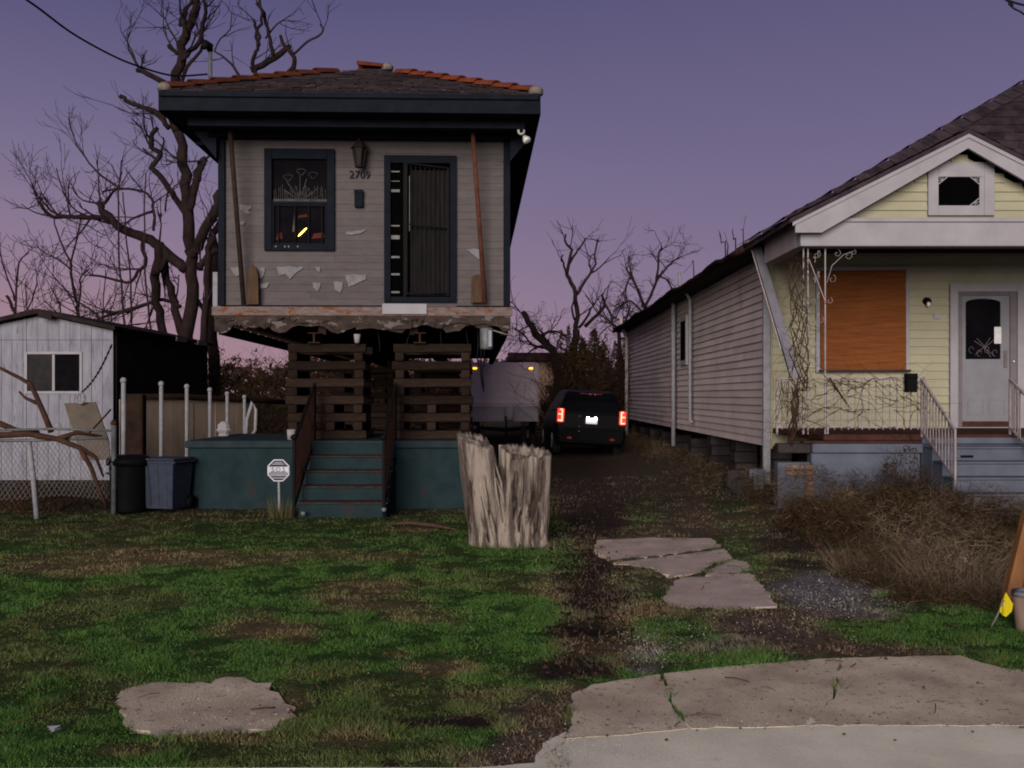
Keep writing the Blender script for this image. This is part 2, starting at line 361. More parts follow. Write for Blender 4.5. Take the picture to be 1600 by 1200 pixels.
def cover(X, Y):
    """what grows or lies on the ground: returns colour (n,3) and grass density"""
    X = np.asarray(X, float); Y = np.maximum(np.asarray(Y, float), 1.0)
    px = 800+F*X/Y; py = HZ+EYE*F/Y
    c = GRASS[None]*(1-fbm(X, Y, 1.1, 3)[:, None])+GRASS2[None]*fbm(X, Y, 1.1, 3)[:, None]
    dens = np.ones(len(X))
    def lay(w, colr, g):
        nonlocal c, dens
        w = np.clip(w, 0, 1); c = c*(1-w[:, None])+np.asarray(colr)[None]*w[:, None]; dens = dens*(1-w)+g*w
    # thin turf, patchy; flash falloff put into its colour, darker towards the houses
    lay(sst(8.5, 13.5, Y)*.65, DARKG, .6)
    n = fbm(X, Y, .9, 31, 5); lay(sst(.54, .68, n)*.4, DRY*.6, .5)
    for i, (cx, cy, rx, ry, w) in enumerate([(250,868,230,15,.8),(110,884,120,14,.7),(520,865,150,9,.5),(600,915,80,14,.7),(555,940,80,14,.75),(420,985,75,24,.85),(690,958,90,13,.6),
            (690,1040,70,11,.8),(620,1020,40,8,.5),(860,920,80,14,.7),(560,1150,60,10,.5),(200,1168,90,14,.55),(760,1080,90,22,.6),(640,825,60,7,.7),(345,1148,90,8,.5),(455,1090,30,30,.5),(1280,1000,60,16,.5)]):
        lay(blob(px, py, cx, cy, rx, ry, X, Y, 40+i, .7, 1.0)*w*.9, DRY*1.05, .25)
    # driveway: worn soil, wheel tracks, gravel
    drive = ((px > 860-(py-700)*.05+0*px) & (px < 1190+(py-700)*.9)).astype(float)
    edge = sst(-25, 30, px-(868-(py-760)*.02)+(n-.5)*120)*(1-sst(-30, 40, px-(1180+(py-760)*1.1)+(n-.5)*140))
    lay(edge*.62*sst(6.0, 6.6, Y), SOIL*.8, .35)
    for i, (cx, cy, rx, ry, w, cc, g) in enumerate([(905,740,45,45,.9,MUD,0),(925,800,55,45,.9,MUD,0),(915,875,60,32,.9,MUD,.05),(925,930,55,28,.8,MUD,.05),(915,985,62,34,1,MUD,0),(900,1040,95,20,.95,MUD,0),
            (1010,740,60,40,.6,SOIL,.2),(1060,800,80,30,.6,SOIL,.2),(1250,850,90,14,.8,MUD,.1),(1240,880,60,10,.8,MUD,.1),(1290,915,80,26,1,GRAVEL*.8,.03),(1320,945,80,16,.8,GRAVEL,.05),(1300,965,50,7,.8,MUD,0),
            (1200,985,150,38,.8,SOIL,.12),(1120,1005,60,14,.5,GRAVEL*.8,.1),(1010,1015,30,34,.6,GRAVEL,.05),(970,965,45,15,.5,DRY,.2),(1370,1010,150,18,.8,SOIL,.1),(1000,1030,60,10,.5,SOIL,.2),
            (740,1118,45,12,1,MUD,0),(690,1122,90,9,.8,MUD,.1),(612,1186,22,6,.9,MUD,0),(850,1130,80,62,.9,SOIL,.12),(780,1180,110,22,.7,SOIL,.3),(1000,950,50,14,.5,DRY,.3),(940,1000,80,18,.5,DRY,.2)]):
        lay(blob(px, py, cx, cy, rx, ry, X, Y, 90+i, .5, .8)*w, cc, g)
    for i, (cx, cy, rx, ry, w) in enumerate([(1050,985,110,22,.8),(1040,925,60,12,.7),(1450,982,170,28,.9),(1580,985,70,30,.8),(1150,870,50,60,.5),(1060,1025,60,8,.8),(1015,795,38,26,.6),(1130,790,40,20,.6),(880,870,30,30,.6),(1010,745,26,18,.5)]):
        lay(blob(px, py, cx, cy, rx, ry, X, Y, 140+i)*w, GRASS, 1)
    # weedy right yard
    wy = sst(3.0, 3.9, X-(Y-9.5)*.06+(n-.5)*1.2)*sst(7.2, 8.4, Y+(n-.5)*1.5)
    lay(wy*.85, WEEDSOIL, .5)
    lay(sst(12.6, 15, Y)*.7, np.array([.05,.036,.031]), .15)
    lay(sst(5.6, 5.0, X)*0, SOIL, .1)
    return c, dens
def axis_lines(lo, hi, fine, a, b, grow=1.25):
    l = list(np.arange(a, b, fine)); s = fine; x = a
    while x > lo: s *= grow; x -= s; l.insert(0, x)
    s = fine; x = l[-1]
    while x < hi: s *= grow; x += s; l.append(x)
    return np.array(l)
A_ = [(893,1080),(925,1066),(1032,1050),(1048,1095),(1074,1134),(960,1145),(880,1150),(897,1112)]
B_ = [(1037,1049),(1170,1035),(1312,1025),(1302,1080),(1259,1129),(1080,1134),(1055,1095)]
C_ = [(1315,1025),(1500,1021),(1565,1040),(1720,1058),(1900,1062),(1960,1129),(1264,1129.5),(1306,1082)]
BROKEN = ([(932,842),(1010,838),(1112,839),(1126,852),(1060,862),(1010,868),(955,872),(930,858)],
          [(1012,870),(1062,864),(1130,855),(1144,868),(1112,880),(1090,893),(1048,898),(1020,884),(958,876)],
          [(1118,882),(1146,871),(1168,876),(1172,889),(1120,897),(1102,896)],
          [(1062,900),(1100,899),(1172,892),(1196,918),(1214,944),(1120,950),(1052,944),(1036,930)])
PP = [(188,1076),(235,1062),(330,1064),(352,1053),(425,1062),(440,1085),(462,1100),(430,1135),(340,1140),(240,1146),(205,1134),(185,1105)]
ALLP = [A_, B_, C_, PP]+list(BROKEN)
xs = axis_lines(-700, 700, .055, -6.5, 7.5); ys = axis_lines(-60, 900, .055, 3.6, 16.5)
gx, gy = np.meshgrid(xs, ys); fx = gx.ravel(); fy = gy.ravel()
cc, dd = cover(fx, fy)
fade = sst(30, 18, np.abs(fy-8))*sst(30, 18, np.abs(fx))
zz = gh(fx, fy)+((fbm(fx, fy, 1.3, 5)-.5)*.05+(fbm(fx, fy, 7, 6)-.5)*.022*(1+1.5*(1-dd)))*fade-.018
for tx0, ty0, w0 in ((.62, 12, .5), (.7, 9, .45)): zz -= .035*np.exp(-((fx-tx0)/.28)**2)*sst(6.2, 7.5, fy)*sst(24, 14, fy)
ysafe = np.maximum(fy, 1.0); gpx = 800+F*fx/ysafe; gpy = HZ+EYE*F/ysafe; ins = np.zeros(len(fx), bool)
for p in ALLP: ins |= in_poly(gpx, gpy, p)
ins |= (fy < 4.34) | ((fy < 5.06) & (fx > .34))
zz = np.where(ins, np.minimum(zz, gh(fx, fy)-.06), zz)
me = bpy.data.meshes.new('ground'); nv = len(fx); me.vertices.add(nv)
me.vertices.foreach_set('co', np.stack([fx, fy, zz], 1).ravel())
nx, ny = len(xs), len(ys); I = (np.arange(ny-1)[:, None]*nx+np.arange(nx-1)[None]).ravel()
q = np.stack([I, I+1, I+1+nx, I+nx], 1)
me.loops.add(q.size); me.loops.foreach_set('vertex_index', q.ravel().astype(np.int32)); me.polygons.add(len(q))
me.polygons.foreach_set('loop_start', np.arange(0, q.size, 4, dtype=np.int32)); me.polygons.foreach_set('loop_total', np.full(len(q), 4, np.int32))
me.polygons.foreach_set('use_smooth', np.ones(len(q), bool)); me.update(calc_edges=True)
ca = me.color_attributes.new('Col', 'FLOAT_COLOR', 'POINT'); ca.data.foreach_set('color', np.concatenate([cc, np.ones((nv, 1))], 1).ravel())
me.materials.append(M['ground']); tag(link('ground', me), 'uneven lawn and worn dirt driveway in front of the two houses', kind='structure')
# ---- concrete
def slab_piece(poly_px, m, name, parent, top=.03, thick=.12, jag=.025, world=False):
    P = [Vector((*(p if world else G(*p)), 0)) for p in poly_px]; pts = []
    for i, p in enumerate(P):
        q = P[(i+1) % len(P)]; L = (q-p).length; n = max(1, min(60, int(L/.07)))
        for k in range(n):
            t = p.lerp(q, k/n)
            if k and jag: t += Vector((random.uniform(-jag, jag), random.uniform(-jag, jag), 0))
            pts.append(t)
    z = top; base = float(gh(P[0].x, P[0].y))
    mb = MB(); mb.prism([(p.x, p.y, base+z-thick) for p in pts], (0, 0, thick))
    return mb.build(name, m, parent)
def setting(name, label):
    o = bpy.data.objects.new(name, None); col.objects.link(o); ORI[o.name] = Vector((0,0,0)); return tag(o, label, kind='structure')
SL = []
apron = setting('driveway_apron', 'cracked pebbled concrete apron between the street and the dirt driveway')
for p, t in ((A_, -.0125), (B_, -.0115), (C_, -.012)): slab_piece(p, M['concrete'], 'slab', apron, t, jag=.016); SL.append(p)
street = setting('street', 'pale smooth concrete street and gutter where the viewer stands')
ge = [G(848,1156), G(884,1138), G(1078,1122), G(1262,1117), G(1958,1116)]
slab_piece([(-30,4.36),(-.2,4.36),(.1,4.42)]+ge+[(30,4.93),(30,-30),(-30,-30)], M['concrete2'], 'slab', street, -.015, .2, .010, world=True)
broken = setting('broken_driveway_slab', 'pinkish concrete driveway slab cracked into pieces beside the stump')
for p in BROKEN:
    slab_piece(p, M['slab'], 'slab', broken, random.uniform(-.022,-.012), .08, .025); SL.append(p)
patch = setting('concrete_patch', 'rough patch of pale concrete sunk in the lawn')
slab_piece(PP, M['concrete'], 'slab', patch, -.016, .08, .045); SL.append(PP)
def on_slab(px, py):
    r = np.zeros(px.shape, bool)
    for p in SL: r |= in_poly(px, py, p)
    return r
# ---- grass blades
def tri_mesh(name, base, tip, wvec, colr, m, label, mid=None, kind='stuff'):
    n = len(base)
    v = np.stack([base-wvec, base+wvec, tip], 1).reshape(-1, 3)
    me = bpy.data.meshes.new(name); me.vertices.add(3*n); me.vertices.foreach_set('co', v.ravel())
    me.loops.add(3*n); me.loops.foreach_set('vertex_index', np.arange(3*n, dtype=np.int32)); me.polygons.add(n)
    me.polygons.foreach_set('loop_start', np.arange(0, 3*n, 3, dtype=np.int32)); me.polygons.foreach_set('loop_total', np.full(n, 3, np.int32))
    me.update(calc_edges=True)
    if colr is not None:
        ca = me.color_attributes.new('Col', 'FLOAT_COLOR', 'POINT')
        ca.data.foreach_set('color', np.concatenate([np.repeat(colr, 3, 0), np.ones((3*n, 1))], 1).ravel())
    me.materials.append(m); return tag(link(name, me), label, kind=kind)
def blades(name, X, Y, h, w, lean, colr, m, label):
    n = len(X); z = gh(X, Y)+(fbm(X, Y, 1.3, 5)-.5)*.05-.025
    base = np.stack([X, Y, z], 1); a = RNG.uniform(0, 2*np.pi, n); l = RNG.normal(0, lean, n)*h
    tip = base+np.stack([np.cos(a)*l, np.sin(a)*l, h], 1); b = RNG.uniform(0, np.pi, n)
    wv = np.stack([np.cos(b), np.sin(b)*.5, np.zeros(n)], 1)*w[:, None]
    return tri_mesh(name, base, tip, wv, colr, m, label)
def sample(n, y0, y1, p=1.6):
    u = RNG.uniform(0, 1, n); Y = (y0**(1-p)+u*(y1**(1-p)-y0**(1-p)))**(1/(1-p)); X = RNG.uniform(-1, 1, n)*(.56*Y+.8); return X, Y
X, Y = sample(900000, 4.35, 20)
px = 800+F*X/Y; py = HZ+EYE*F/Y
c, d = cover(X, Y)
clump = sst(.3, .6, fbm(X, Y, 5, 77, 3))
keep = (RNG.uniform(0, 1, len(X)) < d*(.35+.65*clump)*(1-.3*sst(9, 12, Y))) & ~on_slab(px+RNG.normal(0, 5, len(X)), py+RNG.normal(0, 2.2, len(X))) & ~((Y < 4.95) & (X > .25)) & ~((Y > 14.2) & (X < .2) & (X > -5))
X, Y, c, clump, d = X[keep], Y[keep], c[keep], clump[keep], d[keep]
n = len(X); near_st = np.exp(-((np.hypot((X+.03)/1.0, (Y-10.88)/.85)-.43)/.10)**2); h = (1+2.6*near_st*RNG.uniform(0, 1, n))*RNG.uniform(.009, .026, n)*(.6+.6*clump)*(1+1.0*sst(.62, .72, fbm(X, Y, 3.3, 19, 2))); w = RNG.uniform(.0022, .0045, n)*(.6+Y/8)
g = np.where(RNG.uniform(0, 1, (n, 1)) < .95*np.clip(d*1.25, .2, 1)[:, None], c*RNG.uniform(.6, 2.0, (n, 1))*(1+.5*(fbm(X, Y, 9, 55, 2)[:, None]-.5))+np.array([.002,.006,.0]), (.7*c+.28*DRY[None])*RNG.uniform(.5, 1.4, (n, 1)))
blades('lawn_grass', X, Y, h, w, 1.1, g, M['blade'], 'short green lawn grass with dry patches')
# ---- weeds on the right
n = 60000; X = RNG.uniform(2.6, 9, n); Y = RNG.uniform(6.6, 13.6, n); nn = fbm(X, Y, .8, 21, 4)
k = (X-(Y-9.5)*.06+(nn-.5)*1.4 > 3.2) & (Y+(nn-.5)*1.6 > 7.6) & ~((Y > 12.85)) & ~((Y > 11.55) & (X > 5.2)) & (RNG.uniform(0, 1, n) < sst(.25, .55, fbm(X, Y, 2.2, 8, 3))+.25)
X, Y = X[k], Y[k]; n = len(X); tall = sst(7.5, 11.5, Y)
h = RNG.uniform(.05, .30, n)*(.35+.8*tall)*(.6+.8*fbm(X, Y, 1.7, 12)); w = RNG.uniform(.002, .004, n); h = h*.75
pal = np.array([[.10,.058,.032],[.062,.034,.022],[.15,.105,.065],[.036,.045,.018],[.045,.028,.02]]); ci = RNG.choice(5, n, p=[.3,.25,.13,.17,.15])
blades('dry_weeds', X, Y, h, w, 1.5, pal[ci]*.62*RNG.uniform(.5, 1.5, (n, 1)), M['blade'], 'brown tangled dry weeds in front of the yellow house')
n = 150000; X = RNG.uniform(2.4, 9, n); Y = RNG.uniform(7.0, 13.4, n); nn = fbm(X, Y, .8, 21, 4)
k = (X+.35*sst(10.5, 12, Y)-(Y-9.5)*.06+(nn-.5)*1.4 > 3.1) & (Y+(nn-.5)*1.6 > 7.9) & (Y < 12.85) & ~((Y > 11.55) & (X > 5.2))
X, Y = X[k], Y[k]; n = len(X); mound = (.06+.34*sst(.3, .7, fbm(X, Y, 1.1, 61, 4)))*(.45+.65*sst(7.8, 10.5, Y))+.13*sst(11.3, 12.4, Y); m2 = 9000; X2 = 3.75-np.abs(RNG.normal(0, .35, m2)); Y2 = RNG.uniform(14, 33, m2); X = np.concatenate([X, X2]); Y = np.concatenate([Y, Y2]); mound = np.concatenate([mound, .1+.35*fbm(X2, Y2, .9, 5, 3)]); n = len(X); u = RNG.uniform(0, 1, n)**.8
base = np.stack([X, Y, gh(X, Y)+u*mound-.02], 1); d = RNG.normal(0, 1, (n, 3)); d[:, 2] = np.abs(d[:, 2])*.7; d /= np.linalg.norm(d, axis=1)[:, None]; e = RNG.normal(0, 1, (n, 3))
L_ = RNG.uniform(.03, .15, n)[:, None]; straw = np.exp(-((X-4.05)/.55)**2-((Y-8.9)/.9)**2)[:, None]+.5*sst(.5, .7, fbm(X, Y, 1.6, 71, 3))[:, None]
cw = (pal[RNG.choice(5, n, p=[.3,.25,.13,.17,.15])]*.6*(1-np.clip(straw, 0, 1))+np.array([[.16,.12,.085]])*np.clip(straw, 0, 1))*RNG.uniform(.4, 1.5, (n, 1))
tri_mesh('tangled_weeds', base, base+d*L_, e/np.linalg.norm(e, axis=1)[:, None]*.0032, cw, M['blade'], 'tangled dead stems matted over the weedy yard')
# straw coloured tuft
def tuft(name, cx, cy, n, rad, hh, c0, label, sp=.5):
    a = RNG.uniform(0, 2*np.pi, n); r = rad*np.sqrt(RNG.uniform(0, 1, n)); X = cx+np.cos(a)*r; Y = cy+np.sin(a)*r
    z = gh(X, Y)-.02; h = RNG.uniform(.4, 1, n)*hh; base = np.stack([X, Y, z], 1)
    l = RNG.uniform(.1, 1, n)*sp*h; tip = base+np.stack([np.cos(a)*l, np.sin(a)*l, h], 1)
    b = RNG.uniform(0, np.pi, n); wv = np.stack([np.cos(b), np.sin(b)*.4, 0*b], 1)*.003
    o = tri_mesh(name, base, tip, wv, np.array(c0)[None]*RNG.uniform(.5, 1.5, (n, 1)), M['blade'], None, kind=None)
    del_kind = o; return tag(o, label, 'plant')
tx, ty = G(1500, 925); tuft('grass_tuft', 4.0, 8.9, 500, .50, .38, (.12,.088,.062), 'pale straw coloured dry grass tuft near the leaning wooden post', 1.2)
tuft('grass_tuft', 3.4, 9.3, 400, .50, .28, (.085,.055,.04), 'low reddish brown dry tuft in the weeds left of the straw tuft', 1.3)
tuft('grass_tuft', -3.05, 13.35, 300, .16, .32, (.07,.06,.03), 'small tuft of weeds between the security sign and the teal steps', .5)
# ---- pebbles and litter
def pebbles(name, X, Y, s, m, label, z0=.0):
    n = len(X); B = np.array([[1,0,0],[-.5,.87,0],[-.5,-.87,0],[0,0,.8]]); v = B[None]*s[:, None, None]
    a = RNG.uniform(0, 6.28, n); ca, sa = np.cos(a), np.sin(a)
    v = np.stack([v[:,:,0]*ca[:,None]-v[:,:,1]*sa[:,None]+X[:,None], v[:,:,0]*sa[:,None]+v[:,:,1]*ca[:,None]+Y[:,None], v[:,:,2]+(gh(X,Y)+z0)[:,None]], 2).reshape(-1, 3)
    f = (np.array([[0,1,3],[1,2,3],[2,0,3]])[None]+4*np.arange(n)[:, None, None]).reshape(-1, 3)
    me = bpy.data.meshes.new(name); me.from_pydata(v.tolist(), [], f.tolist()); me.materials.append(m)
    return tag(link(name, me), label, kind='stuff')
PX = np.concatenate([RNG.normal(1010, 25, 140), RNG.normal(1300, 60, 500), RNG.normal(900, 60, 160), RNG.uniform(880, 1600, 240), RNG.uniform(200, 450, 90), RNG.normal(1140, 90, 260), RNG.uniform(0, 800, 60)])
PY = np.concatenate([RNG.normal(1010, 22, 140), RNG.normal(930, 18, 500), 1165+RNG.normal(0, 14, 160), 1132+RNG.normal(0, 4, 240), RNG.normal(1112, 18, 90), RNG.normal(990, 18, 260), RNG.uniform(900, 1180, 60)])
PY = np.clip(PY, 850, 1195); Yp = EYE*F/(PY-HZ); Xp = (PX-800)*Yp/F
pebbles('shell_gravel', Xp, Yp, RNG.uniform(.0015, .006, len(Xp))*(.6+Yp/12), M['pebble'], 'scattered white shell gravel on the driveway and slab edges', -.004)
sl = on_slab(PX, PY)
k = 900; PX = RNG.uniform(880, 1650, k); PY = RNG.uniform(1030, 1135, k); sl = on_slab(PX, PY); PX, PY = PX[sl], PY[sl]; Yp = EYE*F/(PY-HZ)
pebbles('loose_grit', (PX-800)*Yp/F, Yp, RNG.uniform(.0015, .004, len(PX)), M['leaf_dry'], 'loose grit and leaf crumbs on the pebbled apron', .002)
# tiny fallen leaves
k = 500; X, Y = sample(k, 4.6, 12); pebbles('leaf_litter', X, Y, RNG.uniform(.006, .014, k), M['leaf_dry'], 'small dry fallen leaves on the lawn', .012)
k = 1500; Xc, Yc = sample(k, 4.8, 13); cc2, dc2 = cover(Xc, Yc); kk = dc2 < .45; pebbles('dirt_clods', Xc[kk], Yc[kk], RNG.uniform(.008, .026, int(kk.sum())), M['clod'], 'small dark clods of earth along the worn driveway', -.01)
tw_ = MB(); rs_ = random.Random(5)
for k in range(150):
    Yt = rs_.uniform(4.8, 12); Xt = rs_.uniform(-.55, .5)*Yt; a = rs_.uniform(0, 3.14); L = rs_.uniform(.04, .16); z = float(gh(Xt, Yt))+.012
    tw_.tube([(Xt, Yt, z), (Xt+math.cos(a)*L*.5+rs_.uniform(-.01,.01), Yt+math.sin(a)*L*.5, z+.008), (Xt+math.cos(a)*L, Yt+math.sin(a)*L, z)], rs_.uniform(.0015,.004), 4)
tag(tw_.build('twig_litter', M['board']), 'small broken twigs scattered over lawn and driveway', kind='stuff')
for (lx, ly, s, lab) in ((84, 1148, .035, 'crumpled white litter in the grass at the lower left'), (500, 816, .02, 'tiny white scrap on the grass before the teal steps')):
    x, y = G(lx, ly); mb = MB()
    for j in range(7):
        a = random.uniform(0, 6.3); r = s*random.uniform(.2, 1.3); mb.add([(x+math.cos(a+t)*r*random.uniform(.5,1.2), y+math.sin(a+t)*r, .02+random.uniform(0, .5)*s) for t in (0, 1.8, 3.9)], [(0,1,2)])
    tag(mb.build('litter', M['litter'], off=(x, y, 0)), lab, 'litter')
# ================================================================== RAISED HOUSE (local frame: x right, y back, origin on the ground under the facade centre)
HY = 15.5; HX = -2.27
H = thing('raised_house', 'narrow grey wooden house jacked high on timber cribs, orange tiled hips, dark eaves', 'house', (HX, HY, 0), R(2.0), local=True)
def lf(px, py, d=0): Y = HY+d; return Vector((WX(px, Y)-HX, d, WZ(py, Y)))
ZB, ZT = 2.98, 5.68; XL, XR = -2.24, 2.24; DEP = 14.6
mb = MB(); mb.box(XL+.02, XR-.02, .06, DEP, ZB-.05, ZT+.1); mb.build('wall', M['grey_siding'], H)
def fr(px0, px1, py0, py1): a = lf(px0, py1); b = lf(px1, py0); return a.x, b.x, a.z, b.z
wx0, wx1, wz0, wz1 = fr(414, 523, 233, 392); dx0, dx1, dz0, dz1 = fr(600, 713, 242, 472)
clad(H, (XL+.1, .06, ZB), (1,0,0), (0,-1,0), XR-XL-.2, ZT-ZB, .113, M['grey_siding'], openings=[(wx0-XL-.08, wx1-XL-.12, wz0-ZB, wz1-ZB), (dx0-XL-.08, dx1-XL-.12, dz0-ZB, dz1-ZB)], piece=3, tb=.011)
for x0, x1 in ((XL-.005, XL+.098), (XR-.098, XR+.005)): MB().cham(x0, x1, -.002, .1, ZB, ZT-.12, .006).build('corner_board', M['navy'], H)
MB().box(XL+.1, dx0-.003, .008, .036, ZB-.03, ZB+.012).build('base_strip', M['navy'], H)
MB().box(dx1+.003, XR-.1, .008, .036, ZB-.03, ZB+.012).build('base_strip', M['navy'], H)
# side siding boards (seen only from the side)
for sx, nn_ in ((XL+.02, -1), (XR-.02, 1)):
    for k in range(20):
        z = ZB+k*.135; mb = MB(); t = .02*nn_
        mb.add([(sx,.1,z),(sx+t,.1,z),(sx+t*.2,.1,z+.137),(sx,.1,z+.137),(sx,DEP,z),(sx+t,DEP,z),(sx+t*.2,DEP,z+.137),(sx,DEP,z+.137)], [(0,1,2,3),(7,6,5,4),(0,4,5,1),(1,5,6,2),(2,6,7,3),(3,7,4,0)])
        mb.build('siding_board', M['grey_siding'], H)
# roof : soffit box, fascia, hips
EX0, EX1, EY0 = -2.77, 2.63, -1.2; SZ = 5.66; RX = (EX0+EX1)/2; half = (EX1-EX0)/2; RZ0 = 5.95; APZ = 7.12; EY1 = DEP+.45
MB().box(EX0+.03, EX1-.03, EY0+.03, EY1, SZ, SZ+.03).build('soffit', M['navy_dark'], H)
MB().cham(EX0, EX1, EY0-.012, EY0+.025, SZ-.03, RZ0-.045, .004).build('fascia', M['navy'], H)
MB().cham(EX0-.012, EX0+.024, EY0+.03, EY1, SZ-.03, RZ0-.045, .004).build('fascia', M['navy'], H)
MB().cham(EX1-.024, EX1+.012, EY0+.03, EY1, SZ-.03, RZ0-.045, .004).build('fascia', M['navy'], H)
MB().cham(EX0+.02, EX1-.02, EY0-.05, EY0-.014, RZ0-.13, RZ0-.05, .01).build('gutter_lip', M['navy'], H)
# frieze beams under the soffit
MB().cham(XL-.1, XR+.06, -.20, -.02, SZ-.13, SZ-.002, .006).build('frieze_beam', M['navy'], H)
MB().cham(XL-.25, XR+.2, -.75, -.60, SZ-.12, SZ-.002, .006).build('frieze_beam', M['navy_dark'], H)
for k in range(7):
    y = .5+k*2; MB().box(EX1-.42, EX1-.05, y, y+.07, SZ-.09, SZ-.003).build('rafter_tail', M['navy_dark'], H); MB().box(EX0+.05, EX0+.48, y, y+.07, SZ-.09, SZ-.003).build('rafter_tail', M['navy_dark'], H)
# brackets at facade corners
for s, x in ((-1, XL), (1, XR)):
    mb = MB(); mb.prism([(x+s*.0, -.03, SZ-.45), (x+s*.34, -.03, SZ-.04), (x, -.03, SZ-.04)], (0, -.09, 0)); mb.build('eave_bracket', M['navy_dark'], H)
# roof planes with shingle courses
ap0 = Vector((RX, EY0+half, APZ)); ap1 = Vector((RX, EY1-half, APZ))
cs = [Vector((EX0, EY0, RZ0-.03)), Vector((EX1, EY0, RZ0-.03)), Vector((EX1, EY1, RZ0-.03)), Vector((EX0, EY1, RZ0-.03))]
rd = MB(); rd.add(cs+[ap0, ap1]+[v-Vector((0,0,.03)) for v in cs], [(0,1,4),(1,2,5,4),(2,3,5),(3,0,4,5),(9,8,7,6),(0,6,7,1),(1,7,8,2),(2,8,9,3),(3,9,6,0)])
roof = rd.build('roof', M['shingle'], H)
def course_roof(a, b, c, d, n, wid, m, par, name='shingle', lim=130):
    """a,b eave ends; d,c ridge ends. individual shingles in overlapping courses"""
    nrm = (b-a).cross(d-a).normalized()
    if nrm.z < 0: nrm = -nrm
    cnt = 0; rest = MB()
    for i in range(n):
        t0 = i/n; t1 = (i+1.15)/n; t1 = min(t1, 1)
        l0 = a.lerp(d, t0); r0 = b.lerp(c, t0); l1 = a.lerp(d, t1); r1 = b.lerp(c, t1)
        L = (r0-l0).length; k = max(1, int(L/wid)); off = random.random()
        for j in range(k):
            f0 = j/k; f1 = (j+1)/k-.004
            dz = random.uniform(-.003, .006); th = .014
            P = [l0.lerp(r0, f0)+nrm*(th+.008+dz), l0.lerp(r0, f1)+nrm*(th+.008+dz), l1.lerp(r1, f1)+nrm*(.006), l1.lerp(r1, f0)+nrm*(.006)]
            P[0] = P[0]+(l0-l1).normalized()*random.uniform(0, .025); P[1] = P[1]+(l0-l1).normalized()*random.uniform(0, .025)
            Q = [P[0]-nrm*th, P[1]-nrm*th]
            mb = MB() if cnt < lim else rest
            mb.add([P[0], P[1], P[2], P[3], Q[0], Q[1]], [(0,1,2,3), (4,5,1,0)])
            if cnt < lim:
                mb.build(name, m, par)
            cnt += 1
    if rest.v: tag(rest.build('shingle_field', m, par), kind='stuff')
course_roof(cs[0], cs[1], ap0, ap0, 13, .33, M['shingle'], roof)
# orange hip tiles
def tiles(a, b, t0, t1, n, par, m=None):
    for k in range(n):
        f0 = t0+(t1-t0)*k/n; f1 = t0+(t1-t0)*(k+1.12)/n
        p = a.lerp(b, f0); q = a.lerp(b, min(f1, 1)); d = (q-p).normalized(); s = d.cross(Vector((0,0,1))).normalized(); up = s.cross(d)
        vs = []; fs = []
        for j, (c, rr, lift) in enumerate(((p, .125, .035), (q, .10, .012))):
            for i in range(9):
                t = math.pi*i/8; vs.append(c+s*math.cos(t)*rr+up*(math.sin(t)*rr*.75+lift-.02))
            for i in range(9):
                t = math.pi*i/8; vs.append(c+s*math.cos(t)*(rr-.018)+up*(math.sin(t)*(rr*.75-.018)+lift-.02))
        for i in range(8):
            fs += [(i, i+1, 19+i, 18+i), (9+i, 27+i, 28+i, 10+i), (i, 9+i, 10+i, i+1), (18+i, 19+i, 28+i, 27+i)]
        MB().add(vs, fs, False).build('hip_tile', m or M['clay'], par)
hipR0, hipL0 = cs[1]+Vector((-.03,.03,.015)), cs[0]+Vector((.03,.03,.015))
apt = ap0+Vector((0,0,.0))
tiles(hipR0, apt, .02, .80, 8, roof); tiles(hipL0, apt, .02, .80, 8, roof, M['clay_old'])
tiles(apt+Vector((-.22,-.02,.02)), apt+Vector((.22,-.02,.02)), .0, .9, 1, roof)
tiles(ap0+Vector((0,.4,.02)), ap1, .0, .98, 24, roof)
mb = MB(); mb.lathe([(.10,0),(.11,.06),(.05,.12)], (RX+.28, ap0.y-.02, APZ-.02), 10); mb.build('mortar_lump', M['mortar'], roof)
mb = MB(); mb.lathe([(.11,0),(.11,.08),(.04,.13)], (EX1-.06, EY0+.05, RZ0-.03), 10); mb.build('mortar_lump', M['mortar'], roof)
mb = MB(); mb.lathe([(.10,0),(.10,.08),(.04,.12)], (EX0+.07, EY0+.05, RZ0-.03), 10); mb.build('mortar_lump', M['mortar'], roof)
# service mast with weatherhead
m0 = lf(338, 140, 2.2); m1 = lf(338, 84, 2.2)
mast = MB().tube([(m0.x, m0.y, RZ0), m1], .035, 10).build('service_mast', M['galv'], H)
mb = MB(); mb.tube([m1, m1+Vector((-.01,-.02,.09)), m1+Vector((-.05,-.1,.10)), m1+Vector((-.08,-.16,.02))], [.045,.075,.075,.05], 10); mb.build('weatherhead', M['iron'], mast)
# window
def frame(mb, x0, x1, z0, z1, w, y0, y1, wt=None, wb=None):
    wt = wt or w; wb = wb or w
    mb.cham(x0, x0+w, y0, y1, z0, z1, .004); mb.cham(x1-w, x1, y0, y1, z0, z1, .004)
    mb.cham(x0+w+.001, x1-w-.001, y0+.002, y1, z1-wt, z1, .004); mb.cham(x0+w+.001, x1-w-.001, y0+.002, y1, z0, z0+wb, .004)
mb = MB(); frame(mb, wx0, wx1, wz0, wz1, .115, -.01, .08, .16, .09); win = mb.build('window', M['navy'], H)
ix0, ix1, iz0, iz1 = wx0+.115, wx1-.115, wz0+.09, wz1-.16; mz = lf(0, 317).z
MB().box(ix0, ix1, .056, .059, iz0, iz1).build('pane', M['glass'], win)
MB().cham(ix0+.002, ix1-.002, .015, .05, mz-.02, mz+.02, .004).build('meeting_rail', M['navy'], win)
mb = MB(); frame(mb, ix0+.001, ix1-.001, iz0, mz-.022, .03, .02, .05); mb.build('sash', M['navy'], win)
